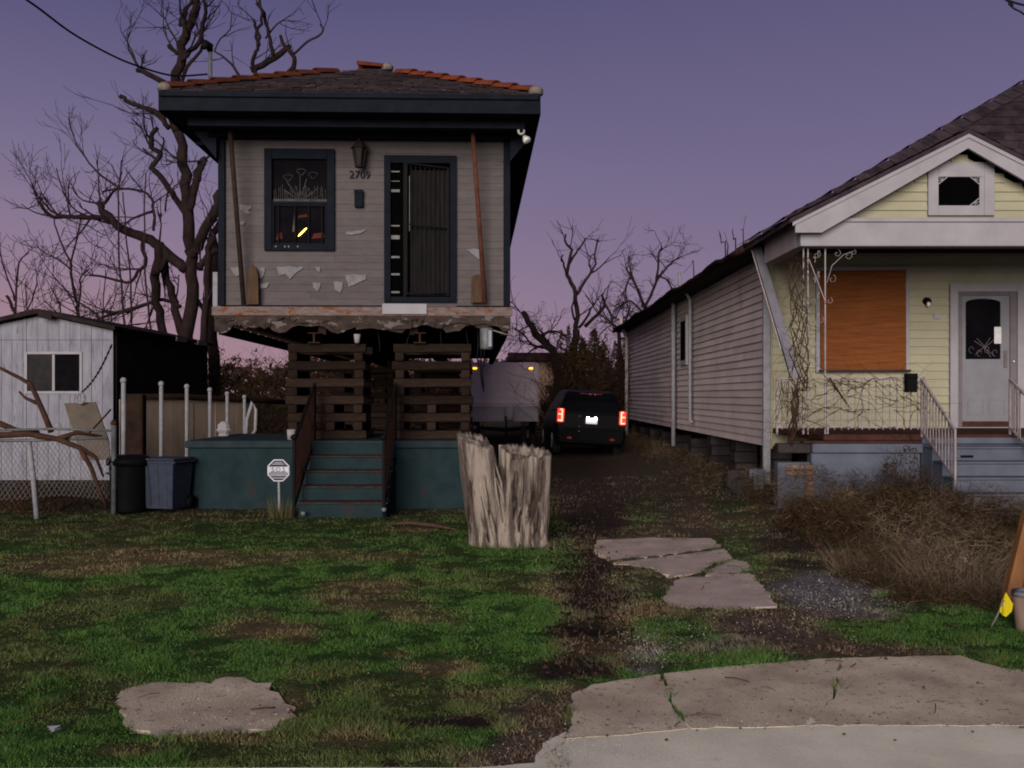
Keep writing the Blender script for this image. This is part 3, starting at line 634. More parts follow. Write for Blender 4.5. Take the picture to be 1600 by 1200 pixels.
# lace and etched ornament on the upper pane
mb = MB(); cxw = (ix0+ix1)/2; w_ = (ix1-ix0)/2; zt = mz+.03
for k in range(26):
    t = k/25*2-1; x = cxw+t*w_*.93; hh = .12+.10*abs(math.sin(t*6.5))+.05*random.random()
    mb.bar((x, .052, zt), (x+random.uniform(-.03,.03), .052, zt+hh), .006, .002, (0,1,0))
for k in range(9):
    a = math.pi*(k+.5)/9; c = Vector((cxw, .052, zt)); r = .34+.08*math.sin(k*2.2)
    mb.bar(c, c+Vector((math.cos(a)*r*.8, 0, math.sin(a)*r)), .009, .002, (0,1,0))
for j in range(3):
    c = Vector((cxw+(-.18, .02, .2)[j], .05, zt+(.36,.45,.40)[j])); P = [c+Vector((math.cos(t)*(.06+.03*math.sin(3*t)), 0, math.sin(t)*.05)) for t in np.linspace(0, 6.28, 14)]
    mb.tube(P, .005, 4)
mb.box(ix0+.01, ix1-.01, .05, .053, zt-.01, zt+.03)
tag(mb.build('lace_curtain', M['curtain'], win))
mb = MB()
for x in (ix0+.10, cxw-.07, cxw+.14, ix1-.08): mb.cham(x-.008, x+.008, .008, .02, iz0, mz-.02, .002)
mb.build('window_bar', M['iron'], win)
for k, (x0, x1, z0, z1) in enumerate([(ix0+.05, ix0+.16, iz0+.08, iz0+.2), (cxw+.18, ix1-.04, iz0+.1, iz0+.2), (cxw-.04, cxw+.12, iz0+.42, iz0+.48), (cxw-.12, cxw-.07, iz0+.2, iz0+.5)]):
    MB().prism([(x0,.0535,z0),(x1,.0535,z0+.02),(x1-.02,.0535,z1),(x0+.03,.0535,z1-.02)], (0,-.002,0)).build('drape', M['curtain_red' if k != 3 else 'curtain'], win)
a = lf(466, 369); b = lf(479, 356); mb = MB(); mb.tube([a.lerp(b, t)+Vector((0,.045,0)) for t in (0,.15,.5,.85,1)], [.012,.03,.036,.03,.012], 10, sq=.3)
tag(mb.build('lamp', M['lampglow'], win), 'bright yellow lamp glowing in the lower sash')  # glowing yellow oval set on the pane
for px_ in (432, 446, 452, 466): q = lf(px_, 386); MB().box(q.x-.01, q.x+.012, -.014, -.011, q.z-.012, q.z+.012).build('latch', M['chrome'], win)
# front door with iron gate
mb = MB(); frame(mb, dx0, dx1, dz0+.0, dz1, .10, -.012, .085, .12, .085); door = mb.build('door_frame', M['navy'], H)
jx0, jx1, jz0, jz1 = dx0+.10, dx1-.10, dz0+.085, dz1-.12
MB().box(jx0, jx1, .0585, .0595, jz0, jz1).build('dark_opening', M['void'], door)
lx = lf(632, 0).x
mb = MB(); mb.cham(lx-.02, lx+.02, .0, .05, jz0, jz1, .003); mb.build('mullion', M['iron'], door)
for py_, th in ((267,2),(282,1),(297,4),(352,2),(370,6),(401,3),(428,3),(456,3)):
    q0 = lf(610.5, py_); q1 = lf(624, py_); MB().box(q0.x, q1.x, .03, .045, q0.z-th*.005, q0.z+th*.005).build('rung', M['chrome'], door)
MB().box(lf(608.5,0).x, lf(609.6,0).x, .03, .04, lf(0,400).z, lf(0,340).z).build('hinge_plate', M['iron'], door)
MB().box(jx0+.30, jx1-.02, .048, .056, jz0+.02, jz1-.1).build('door_leaf', M['door_wood'], door)
gate_l, gate_r = lx+.03, jx1-.03; gd = .11
def gp(t, z, o=0): return Vector((gate_l+(gate_r-gate_l)*t, .0-.07*(1-t)-.005+o, z))
mb = MB(); zt_ = lambda t: jz1-.02-.06*t
for t in (0, 1): mb.bar(gp(t, jz0+.02), gp(t, zt_(t)), .035, .02, (0,1,0))
mb.bar(gp(0, jz0+.04), gp(1, jz0+.06), .04, .02); mb.bar(gp(0, zt_(0)), gp(1, zt_(1)), .045, .02)
mzg = lf(0, 353).z; mb.bar(gp(0, mzg+.02), gp(1, mzg-.03), .035, .02)
gate = mb.build('iron_gate', M['iron'], door)
for k in range(1, 9):
    t = k/9; MB().bar(gp(t, jz0+.04, .012), gp(t, zt_(t)-.02, .012), .012).build('bar', M['iron'], gate)
MB().bar(gp(.08, jz0+1.0, -.012), gp(.08, jz0+1.85, -.012), .008).build('glint_strip', M['chrome'], gate)
# torn patches
TORN = [[(375,320),(392,322),(393,326),(388,329),(392,335),(386,335),(376,328)],[(377,346),(384,347),(381,352),(376,351)],[(360,418),(376,418),(376,429),(370,432),(364,426)],[(402,418),(414,418),(412,431),(407,436),(403,428)],
        [(432,417),(474,417),(462,427),(452,437),(446,428),(436,431)],[(492,417),(500,417),(499,425),(494,422)],[(404,443),(421,442),(417,450),(405,452)],[(488,441),(500,442),(500,448),(496,456),(489,449)],
        [(520,440),(535,441),(535,449),(531,457),(522,452)],[(539,429),(571,428),(571,436),(548,446),(544,448)],[(539,362),(572,358),(560,365),(548,367),(540,366)],[(728,388),(750,387),(750,406)],[(561,418),(562,414),(563,418)]]
def jagged(p, a=1.1):
    q = []
    for i in range(len(p)):
        x0, y0 = p[i]; x1, y1 = p[(i+1) % len(p)]; q.append((x0, y0)); n_ = int(math.hypot(x1-x0, y1-y0)/5)
        for k_ in range(1, n_): q.append((x0+(x1-x0)*k_/n_+random.uniform(-a,a), y0+(y1-y0)*k_/n_+random.uniform(-a,a)))
    return q
TORN = [jagged(p) for p in TORN]
for p in TORN:
    MB().prism([lf(x+.5, y)+Vector((0,.032,0)) for x, y in p], (0,-.004,0)).build('torn_patch', M['torn'], H)
# lantern, number, letter box
lan = lf(563, 240); ly = -.16
mb = MB(); mb.tube([(lan.x, ly, SZ-.13), (lan.x, ly, lan.z+.19)], .008, 6); mb.lathe([(.012,.0),(.03,.02),(.03,.05),(.012,.07)], (lan.x, ly, lan.z+.13), 8)
mb.lathe([(.135,0),(.12,.02),(.05,.10),(.03,.125)], (lan.x, ly, lan.z+.04), 6, False); mb.lathe([(.065,0),(.07,.03),(.06,.03)], (lan.x, ly, lan.z-.25), 6, False)
for k in range(6):
    a = math.pi*k/3; mb.bar((lan.x+math.cos(a)*.062, ly+math.sin(a)*.062, lan.z-.22), (lan.x+math.cos(a)*.105, ly+math.sin(a)*.105, lan.z+.04), .012)
L_ = mb.build('lantern', M['brown_pole'], H)
mb = MB(); mb.lathe([(.056,0),(.095,.25)], (lan.x, ly, lan.z-.215), 6, False); mb.build('lantern_glass', M['glass_side'], L_)
nq = lf(562, 273); text('house_number', '2709', .165, M['navy_dark'], H, (nq.x, .028, nq.z), (R(90), R(1.5), 0), .006)
a0, a1, b0, b1 = fr(554, 567.5, 297, 324); mb = MB(); mb.cham(a0, a1, -.03, .04, b0, b1, .008); mb.cham(a0-.004, a1+.004, -.04, .0, b1-.06, b1+.003, .006); mb.build('letter_box', M['navy'], H)
# leaning poles and boards on the ledge
def lpole(p, q, d0, d1, r, m, name, lab):
    o = MB().tube([lf(*p, d0), lf(*q, d1)], r, 8).build(name, m, H); o['label'] = lab
lpole((360,208), (382,477), -.42, -.12, .036, M['brown_pole'], 'porch_pole', 'dark brown slanting pole at the left of the facade')
lpole((737,204), (757,472), -.42, -.12, .036, M['rust_pole'], 'porch_pole', 'rusty slanting pole right of the barred door')
mb = MB(); mb.prism([lf(x, y, -.10) for x, y in ((387,476),(387,428),(390,419),(396,414),(401,419),(404,430),(405,476))], (0,.045,0)); mb.build('post_stub', M['board'], H)
mb = MB(); mb.prism([lf(x, y, -.10) for x, y in ((735,472),(736,432),(740,429),(749,428),(752,432),(753,472))], (0,.07,0)); mb.build('post_stub', M['board'], H)
# ledge, rotten rim, under-floor
MB().cham(XL-.03, XR+.03, -.24, .3, ZB-.09, ZB-.032, .01).build('ledge', M['peel'], H)
MB().cham(XL-.03, XR+.03, -.27, -.242, ZB-.17, ZB-.04, .006).build('ledge_board', M['peel'], H)
a0, a1, b0, b1 = fr(600, 668, 477, 493); MB().cham(a0, a1, -.30, -.272, b0, b1, .004).build('metal_patch', M['white_paint'], H)
pts = []; n = 46
for k in range(n+1):
    x = XL+(XR-XL)*k/n; pts.append((x, -.22, ZB-.30-.06*random.random()-(.08 if k % 9 < 3 else 0)))
mb = MB(); mb.prism([(XL, -.22, ZB-.09), (XR, -.22, ZB-.09)]+pts[::-1], (0, .1, 0)); mb.build('rim_beam', M['rot'], H)
x = XL
while x < XR-.05:
    w_ = min(random.choice((.05,.09,.16,.3,.5,.7))*random.uniform(.8,1.2), XR-x); zb_ = ZB-.235-random.choice((0,.03,.07,.10,.13)); yy = -.242-.03*random.random()
    pr = [(x, yy, ZB-.172), (x+w_, yy, ZB-.172), (x+w_, yy, zb_+random.uniform(-.03,.03))]+[(x+w_*t, yy, zb_+random.uniform(-.04,.04)) for t in (.75,.5,.25)]+[(x, yy, zb_+random.uniform(-.03,.03))]
    MB().prism(pr, (0,.02,0)).build('splintered_board', M['rot'], H); x += w_+.003
MB().box(XL+.02, XR-.02, -.1, DEP, ZB-.12, ZB-.055).build('floor', M['dark_wood'], H)
for k in range(22): y = .1+k*.64; MB().box(XL+.05, XR-.05, y, y+.05, ZB-.31, ZB-.122).build('floor_joist', M['dark_wood'], H)
for x in (XL+.03, -.7, .7, XR-.15): MB().box(x, x+.12, -.1, DEP, ZB-.45, ZB-.312).build('sill_beam', M['dark_wood'], H)
# left white pipe stub, right flood lamps, hanging meter box, wires
q0 = lf(338.5, 426); q1 = lf(338.5, 481); MB().cham(q0.x-.04, q0.x+.035, .0, .06, q1.z, q0.z, .006).build('downpipe_stub', M['white_post'], H)
fl = thing_f = lf(812, 204, -.55)
mb = MB(); mb.lathe([(.04,0),(.04,.05)], (fl.x, fl.y, SZ-.06), 10); mb.tube([(fl.x, fl.y, SZ-.04), (fl.x, fl.y, fl.z+.03)], .012, 6); FL = mb.build('flood_lamp', M['iron'], H)
for (dx, dz, tl) in ((0, .0, 0), (.055, -.09, 1)):
    c = Vector((fl.x+dx, fl.y-.06, fl.z+dz)); mb = MB(); dr = Vector((0,-1,-.25)) if not tl else Vector((.5,-.5,-.9)); dr.normalize()
    mb.tube([c+dr*t for t in (-.06, 0, .05, .085, .095)], [.022,.03,.058,.06,.045], 14); mb.build('reflector_bulb', M['bulb'], FL)
    if not tl:
        mb = MB(); mb.tube([c+dr*.094, c+dr*.102], [.03,.024], 12); mb.tube([c+dr*.101, c+dr*.106], [.012,.01], 10); mb.build('bulb_ring', M['iron'], FL)
mq = lf(759, 528, -.3); mb = MB(); mb.lathe([(.09,-.17),(.1,-.15),(.1,.14),(.08,.16)], (mq.x, mq.y, mq.z), 12, sx=1, sy=.7); mtr = mb.build('meter_can', M['galv'], H); mtr['label'] = 'pale grey meter can hanging under the right corner'
mb = MB(); mb.cham(mq.x+.02, mq.x+.085, mq.y-.1, mq.y-.072, mq.z-.14, mq.z+.12, .01); mb.build('meter_cover', M['alu'], mtr)
p0 = lf(767, 515, -.3); p1 = lf(797, 524, -.3); MB().tube([p0, p1], .012, 6).build('conduit', M['chrome'], mtr)
for x, y0_, y1_, dx in ((752, 560, 612, 4), (757, 560, 606, -1), (729, 508, 538, 3), (640, 520, 548, -6), (662, 515, 545, 5), (690, 512, 540, 0), (590, 515, 550, 4), (747, 545, 572, 2)):
    p = lf(x, y0_, .1); q = lf(x+dx, y1_, .1); m_ = p.lerp(q, .5)+Vector((random.uniform(-.04,.04), 0, 0)); MB().tube([(p.x, .1, ZB-.3), p, m_, q], .011, 5).build('hanging_wire', M['wire'], H)
# ================================================================== teal front porch
PY0 = 14.35
P_ = thing('front_porch', 'low teal concrete porch with five steps, left standing before the raised house', 'porch', (-2.6, PY0, 0))
MB().cham(-4.62, -.56, PY0, 17.0, -.1, .85, .015).build('porch_block', M['teal'], P_)
MB().cham(-4.66, -.52, PY0-.04, 17.05, .852, .955, .012).build('porch_slab', M['teal_cap'], P_)
for k in range(5):
    z = .19*(k+1)-.0; y0 = PY0-.24*(5-k)+.12; 
    MB().cham(-2.82, -1.66, y0, PY0-.002 if k == 4 else PY0-.003-.0*k, z-.19 if k else -.08, z-.022 if k < 4 else z-.03, .008).build('step', M['teal'], P_)
    if k < 4: MB().cham(-2.84, -1.64, y0-.015, y0+.26, z-.021, z, .006).build('step_nosing', M['step_edge'], P_)
def mesh_rail(X, name='railing'):
    yb, yf = 14.62, 13.22; zb = WZ(600, yb); zf = WZ(690, yf); bz = .98; bf = .12
    mb = MB(); mb.bar((X, yb, zb), (X, yf, zf), .035, .03); mb.bar((X, yb, bz), (X, yf, bf), .03, .025)
    mb.bar((X, yf, zf+.02), (X, yf, 0), .035); mb.bar((X, yb, zb+.02), (X, yb, bz-.03), .035)
    mb.lathe([(.02,0),(.045,.02),(.045,.05),(.02,.075)], (X, yf, zf+.02), 8)
    r = mb.build(name, M['iron'], P_)
    mm = MB(); n = 24
    for k in range(-n, n*2):
        for s in (-1, 1):
            pts = []
            for (tt) in np.linspace(0, 1, 2):
                pass
            # diagonal strips clipped to the parallelogram (u along slope, v up)
            u0 = k/n; v0 = 0; u1 = u0+s*.5; v1 = 1
            def clip(u, v, du, dv):
                t0, t1 = 0, 1
                for lo, p, d in ((0, u, du),):
                    if d > 0: t0 = max(t0, (0-p)/d); t1 = min(t1, (1-p)/d)
                    else: t0 = max(t0, (1-p)/d); t1 = min(t1, (0-p)/d)
                return t0, t1
            t0, t1 = clip(u0, 0, u1-u0, 1)
            if t1 <= t0: continue
            def PT(u, v):
                y = yb+(yf-yb)*u; lo = bz+(bf-bz)*u; hi = zb+(zf-zb)*u; return Vector((X+.004*s, y, lo+(hi-lo)*v))
            a = PT(u0+(u1-u0)*t0, t0); b = PT(u0+(u1-u0)*t1, t1)
            mm.bar(a, b, .012, .006, (1,0,0))
    tag(mm.build('expanded_mesh', M['lattice'], r), kind='stuff')
    return r
mesh_rail(-2.87); mesh_rail(-1.69)
for x, z, y in ((478, 663, 14.3), (600, 797, 13.2), (474, 803, 13.15)): q = W(x, z, y); MB().lathe([(.02,0),(.035,.02),(.03,.05)], (q.x, q.y, q.z-.02), 8).build('rail_foot', M['chrome'], P_)
# ---- crib towers
def crib(cx, cy, z0, n, lab, w=1.15, ts=.128, grp='timber crib towers carrying the raised house', sub=True):
    t = thing('crib_tower', lab, 'crib tower', (cx, cy, z0), R(2), grp, local=True)
    meA = MB().cham(-w/2, w/2, -ts/2, ts/2, 0, ts-.004, .008).mesh('timber', M['crib']); meB = MB().cham(-ts/2, ts/2, -w/2, w/2, 0, ts-.004, .008).mesh('timber', M['crib'])
    for k in range(n):
        for s in (-1, 1):
            j = random.uniform(-.03, .03); o = s*(w/2-ts/2-.03)
            if k % 2 == 0: link('timber', meA, t, (j, o, k*ts), (0, 0, random.uniform(-.012,.012)))
            else: link('timber', meB, t, (o, j, k*ts), (0, 0, random.uniform(-.012,.012)))
        if k % 2 == 1 and k < 4: link('timber', meB, t, (random.uniform(-.1,.1), 0, k*ts))
    return t
YC = 15.35
crib(WX(507, 14.8), YC, .957, 11, 'timber crib tower behind the left mesh railing, under the left of the raised house')
crib(WX(674, 14.8), YC, .957, 11, 'timber crib tower behind the right mesh railing, under the right of the raised house')
crib(WX(507, 14.8)-.15, 20.5, .0, 18, 'darker rear crib tower further back under the left of the raised house')
crib(WX(674, 14.8)-.2, 20.5, .0, 18, 'darker rear crib tower further back under the right of the raised house')
crib(-3.9, 27, .0, 18, 'farthest crib tower at the left, deep under the raised house')
crib(-2.0, 27, .0, 18, 'farthest crib tower at the right, deep under the raised house')
for x, lab in ((-2.9, 'left rusty steel beam lying on the crib towers under the house'), (-1.35, 'right rusty steel beam lying on the crib towers under the house')):
    o = thing('steel_beam', lab, 'beam', (x, 14.7, 2.37), R(2), 'steel beams on the crib towers', local=True)
    MB().box(-.09, .09, 0, 14, -.002, .012).build('flange', M['steel'], o); MB().box(-.012, .012, 0, 14, .0125, .137).build('web', M['steel'], o); MB().box(-.09, .09, 0, 14, .1375, .15).build('flange', M['steel'], o)
for y in (15.0, 20.4, 27): MB().cham(-4.3+(0 if y < 18 else -.15), -.3, y, y+.2, 2.372, 2.52, .01) 
# white cup, papers and bucket near the cribs
q = W(558, 584, 14.75); tag(MB().lathe([(.035,0),(.052,.13),(.048,.13),(.03,.01)], (q.x, q.y, 2.37), 14).build('paper_cup', M['paper'], off=(0,0,0)), 'white paper cup standing on top of the left crib tower', 'cup')
q = W(455, 668, 14.6); tag(MB().lathe([(.055,0),(.065,.15),(.06,.15),(.05,.02)], (q.x, q.y, .957), 14).build('white_bucket', M['paper'], off=(0,0,0)), 'small white bucket on the porch beside the left crib tower', 'bucket')
# ================================================================== stump
St = thing('tree_stump', 'tall bleached forked tree stump standing on the lawn beside the driveway', 'tree stump', (-.02, 10.9, 0))
def fluted(c0, c1, r0, r1, h, fl, seed, tilt=(0,0), hollow=.0, flare=1.25, n=84, rows=34, jag=.04, yq=.85):
    rr = random.Random(seed); ph = [(rr.uniform(0, 6.28), rr.randint(2, 5), rr.uniform(.04, .09)) for _ in range(3)]+[(rr.uniform(0, 6.28), rr.randint(6, 11), rr.uniform(.012, .03)) for _ in range(3)]+[(rr.uniform(0, 6.28), rr.randint(15, 29), rr.uniform(.004, .012)) for _ in range(2)]
    vs = []; fs = []; jg = [rr.uniform(-jag, jag) for _ in range(n)]
    jg = [(jg[k]+jg[k-1]*.5) for k in range(n)]
    for i in range(rows):
        t = i/(rows-1); f = 1+(flare-1)*max(0, 1-t*5)**2
        cx = c0[0]+(c1[0]-c0[0])*t; cy = c0[1]+(c1[1]-c0[1])*t; r = (r0+(r1-r0)*t)*f
        for k in range(n):
            a = 2*math.pi*k/n; m = 1
            for p, q, s in ph: m += s*math.sin(q*a+p+t*1.4*math.sin(p)+.5*math.sin(t*5+p))*(1.2-.4*t)
            m += .03*(vnoise(np.array([a*9]), np.array([t*7]), 1, seed)[0]-.5)
            x = cx+math.cos(a)*r*m; y = cy+math.sin(a)*r*m*yq
            z = t*(h+jg[k]+tilt[0]*math.cos(a)+tilt[1]*math.sin(a))-.06*(1-t)
            vs.append((x, y, z))
    for i in range(rows-1):
        for k in range(n): fs.append((i*n+k, i*n+(k+1)%n, (i+1)*n+(k+1)%n, (i+1)*n+k))
    base = (rows-1)*n; top = vs[base:]
    cx, cy = c1; prev = base
    for s_, dz in ((.86, -.02), (.6, -.09*hollow*3-.01), (.25, -.14*hollow*3)):
        st = len(vs)
        for k in range(n): p = top[k]; vs.append((cx+(p[0]-cx)*s_, cy+(p[1]-cy)*s_, p[2]*.5+(h+tilt[0]*math.cos(2*math.pi*k/n)*s_)*.5+dz+rr.uniform(-.012,.012)))
        for k in range(n): fs.append((prev+k, prev+(k+1)%n, st+(k+1)%n, st+k))
        prev = st
    st = len(vs); vs.append((cx, cy, h-.05-.3*hollow)); 
    for k in range(n): fs.append((prev+k, prev+(k+1)%n, st))
    return MB().add(vs, fs, True)
def stX(px): return WX(px, 10.9)
fluted((stX(768), 10.86), (stX(741), 10.84), .18, .192, 1.13, 8, 4, (-.06, .06), .12, 1.22, jag=.014).build('trunk', M['stump'], St)
fluted((stX(822), 10.92), (stX(821), 10.98), .195, .272, 1.0, 8, 9, (-.02, .06), .4, 1.2, jag=.018).build('trunk', M['stump'], St)
fluted((stX(803), 10.78), (stX(816), 10.82), .15, .12, .93, 8, 13, (.02, .0), .08, 1.25, jag=.02).build('trunk', M['stump'], St)
fluted((stX(786), 10.79), (stX(770), 10.84), .14, .11, .84, 8, 23, (-.03, .0), .05, 1.2, jag=.04).build('trunk', M['stump'], St)
fluted((stX(792), 11.0), (stX(786), 11.02), .18, .16, .68, 8, 15, (.0, .0), .1, 1.2).build('trunk', M['stump'], St)
mb = MB(); mb.prism([(stX(779), 11.1, .55), (stX(799), 11.1, .55), (stX(800), 11.1, 1.03), (stX(795), 11.1, 1.05), (stX(779), 11.1, 1.055)], (0, .09, 0)); mb.build('splinter', M['stump'], St)
for k in range(26):
    a = random.uniform(3.3, 6.1); rr_ = random.uniform(.36, .41); cx_ = stX(793); x = cx_+math.cos(a)*rr_; y = 10.9+math.sin(a)*rr_*.62; z0 = random.uniform(-.02, .5); L_s = random.uniform(.2, .6); dx_ = -.09 if x < cx_ else .02
    z1_ = min(z0+L_s, .9); mb = MB(); mb.tube([(x, y, z0), (x+dx_*.5+random.uniform(-.02,.02), y-.012, (z0+z1_)/2), (x+dx_, y, z1_)], [.006, random.uniform(.014,.03), .005], 6); mb.build('wood_rib', M['stump'], St)
# dead wood strip on the lawn
tag(MB().tube([(WX(605,12.3), 12.35, .02), (WX(640,12.2), 12.3, .045), (WX(675,12.0), 12.1, .04), (WX(712,11.8), 11.9, .015)], [.03,.05,.05,.02], 7, sq=.5).build('dead_branch', M['board'], off=(0,0,0)), 'pale strip of dead wood lying on the lawn left of the stump', 'branch')
tag(MB().tube([(WX(775,5.0), 5.15, .02), (WX(400,5.1), 5.15, .02)][:1]+[(WX(392,5.0), 5.14, .022), (WX(428,4.95), 5.1, .024)][0:2], .004, 5).build('thin_stick', M['board'], off=(0,0,0)), 'thin brown stick on the concrete patch in the lawn', 'stick') if False else None
x0, y0 = G(392, 1117); x1, y1 = G(430, 1114)
tag(MB().tube([(x0, y0, .026), ((x0+x1)/2, y0+.01, .03), (x1, y1, .027)], .005, 5).build('thin_stick', M['board'], off=(0,0,0)), 'thin brown stick on the concrete patch in the lawn', 'stick')
# ================================================================== sign
sg = W(435, 735, 13.4); S_ = thing('security_sign', 'small octagonal security yard sign on a white stake', 'sign', (sg.x, 13.4, 0))
def octo(r, y, th, rot=0): return [(sg.x+r*math.cos(R(22.5+45*k)), y, sg.z+r*math.sin(R(22.5+45*k))) for k in range(8)]
MB().prism(octo(.158, 13.4, 0), (0, .012, 0)).build('sign_rim', M['sign_white'], S_)
MB().prism(octo(.142, 13.399, 0), (0, -.003, 0)).build('sign_face', M['sign_dark'], S_)
MB().box(sg.x-.138, sg.x+.138, 13.391, 13.3955, sg.z-.035, sg.z+.05).build('sign_band', M['sign_white'], S_)
text('lettering', 'S.O.S', .085, M['sign_dark'], S_, (0, -.0105, sg.z+.010), (R(90), 0, 0), .001)
for z, w in ((.105, .05), (.085, .08), (-.05, .13), (-.068, .12), (-.10, .08)): MB().box(sg.x-w, sg.x+w, 13.392, 13.3955, sg.z+z-.004, sg.z+z+.003).build('print_line', M['sign_white'], S_)
MB().box(sg.x-.115, sg.x+.115, 13.388, 13.3905, sg.z-.028, sg.z-.018).build('print_line', M['sign_dark'], S_)
MB().bar((sg.x+.01, 13.415, -.05), (sg.x, 13.415, sg.z-.12), .028, .012, (0,1,0)).build('stake', M['white_post'], S_)
# ================================================================== bins
bx = WX(203, 13.95); B1 = thing('trash_bin', 'round black plastic rubbish bin with a wide lid left of the porch', 'bin', (bx, 13.95, 0))
MB().lathe([(.235,0),(.24,.02),(.27,.55),(.275,.64),(.28,.66)], (bx, 13.95, 0), 28).build('bin_body', M['bin_black'], B1)
MB().lathe([(.31,.64),(.315,.70),(.30,.73),(.2,.775),(.02,.785)], (bx, 13.95, 0), 28).build('lid', M['bin_black'], B1)
for s in (-1, 1): MB().tube([(bx+s*.27, 13.88, .52), (bx+s*.32, 13.95, .52), (bx+s*.27, 14.02, .52)], .014, 6).build('handle', M['bin_black'], B1)
bx2 = WX(262, 14.05); B2 = thing('wheeled_bin', 'blue grey plastic wheeled bin beside the black round bin', 'bin', (bx2, 14.05, 0), R(-14), local=True)
vs = [(-.2,-.2,.04),(.2,-.2,.04),(.2,.2,.04),(-.2,.2,.04),(-.25,-.26,.70),(.25,-.26,.70),(.25,.24,.70),(-.25,.24,.70)]
MB().add(vs, [(0,3,2,1),(0,1,5,4),(1,2,6,5),(2,3,7,6),(3,0,4,7),(4,5,6,7)]).build('bin_body', M['bin_grey'], B2)
MB().cham(-.27, .27, -.285, .27, .702, .735, .012).build('lid', M['bin_grey'], B2)
mb = MB(); mb.cham(-.28, .28, -.27, .26, .66, .699, .01); mb.build('rim', M['bin_grey'], B2)
MB().tube([(-.2, .27, .69), (-.2, .34, .70), (.2, .34, .70), (.2, .27, .69)], .015, 8).build('handle', M['bin_black'], B2)
for s in (-1, 1): MB().tube([(s*.215, .2, .1), (s*.265, .2, .1)], .1, 16).build('wheel', M['bin_black'], B2)
for x in (-.12, 0, .12): MB().bar((x, -.206, .08), (x*1.2, -.256, .64), .02, .012).build('rib', M['bin_grey'], B2)
# ================================================================== shed
SY = 19.0; Sx1 = WX(178, SY); Sx0 = WX(-48, SY); Sap = WX(68, SY); SZe = WZ(517, SY); SZa = WZ(493, SY)
Sh = thing('garden_shed', 'white weathered gabled shed with a sliding window and dark side wall', 'shed', ((Sx0+Sx1)/2, SY, 0))
wsx0, wsx1, wsz0, wsz1 = WX(42, SY), WX(127, SY), WZ(612, SY), WZ(552, SY)
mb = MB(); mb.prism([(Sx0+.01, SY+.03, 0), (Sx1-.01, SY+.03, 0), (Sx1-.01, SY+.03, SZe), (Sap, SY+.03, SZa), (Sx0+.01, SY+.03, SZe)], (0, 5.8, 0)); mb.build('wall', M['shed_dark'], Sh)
# vertical front boards
k = 0; x = Sx0; BW = .205
zband = WZ(531, SY)
while x < Sx1-.01:
    x1 = min(x+BW-.006, Sx1); top = lambda q: SZe+(SZa-SZe)*(1-abs(q-Sap)/(Sx1-Sap)) if q > Sap else SZe+(SZa-SZe)*(1-abs(q-Sap)/(Sap-Sx0))
    d = random.uniform(0, .006)
    parts = [(0, zband-.006)]
    for e_ in (wsx0, wsx1):
        if x+.03 < e_ < x1-.03: x1 = e_-.003
    if x1 > wsx0+.02 and x < wsx1-.02: parts = [(0, wsz0), (wsz1, zband-.006)]
    for z0, z1 in parts: MB().cham(x, x1, SY-.012-d, SY+.028, z0, z1, .003).build('wall_board', M['shed_white'], Sh)
    pl = [(x, SY-.02-d, zband), (x1, SY-.02-d, zband), (x1, SY-.02-d, top(x1))]
    if x < Sap < x1: pl.append((Sap, SY-.02-d, SZa))
    pl.append((x, SY-.02-d, top(x)))
    MB().prism(pl, (0, .045, 0)).build('gable_board', M['shed_white'], Sh); x = x1+.006
mb = MB(); frame(mb, wsx0-.03, wsx1+.03, wsz0-.04, wsz1+.03, .05, SY-.04, SY+.02); sw = mb.build('window', M['white_paint'], Sh)
MB().cham(WX(82.5,SY), WX(86.5,SY), SY-.03, SY+.01, wsz0+.015, wsz1-.025, .003).build('mullion', M['white_paint'], sw)
MB().box(wsx0+.02, WX(82.4,SY), SY-.012, SY-.006, wsz0+.01, wsz1-.02).build('pane', M['glass_side'], sw)
MB().box(WX(86.6,SY), wsx1-.02, SY-.006, SY, wsz0+.01, wsz1-.02).build('pane', M['glass'], sw)
for s, xe in ((1, Sx1), (-1, Sx0)):
    a = Vector((Sap, SY-.22, SZa+.03)); b = Vector((xe+s*.10, SY-.22, SZe-.0+.0)); mb = MB()
    mb.add([a, b, b+Vector((0,6.2,0)), a+Vector((0,6.2,0)), a+Vector((0,0,.085)), b+Vector((0,0,.075)), b+Vector((0,6.2,.075)), a+Vector((0,6.2,.085))], [(0,1,2,3),(7,6,5,4),(0,4,5,1),(1,5,6,2),(2,6,7,3),(3,7,4,0)])
    rs = mb.build('roof_slope', M['dark_roof'], Sh)
for yy in (22.2, 23.7): MB().box(Sx1+.09, Sx1+.125, yy, yy+.7, SZe-.02, SZe+.07).build('eave_patch', M['white_paint'], Sh)
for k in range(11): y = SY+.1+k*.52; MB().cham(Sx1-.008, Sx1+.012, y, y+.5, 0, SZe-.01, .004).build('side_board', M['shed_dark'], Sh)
MB().prism([(Sap-.0, SY-.225, SZa-.05), (Sap+.26, SY-.225, SZa-.10), (Sap+.26, SY-.225, SZa+.02), (Sap, SY-.225, SZa+.06)], (0,-.02,0)).build('verge_scrap', M['dark_roof'], Sh)
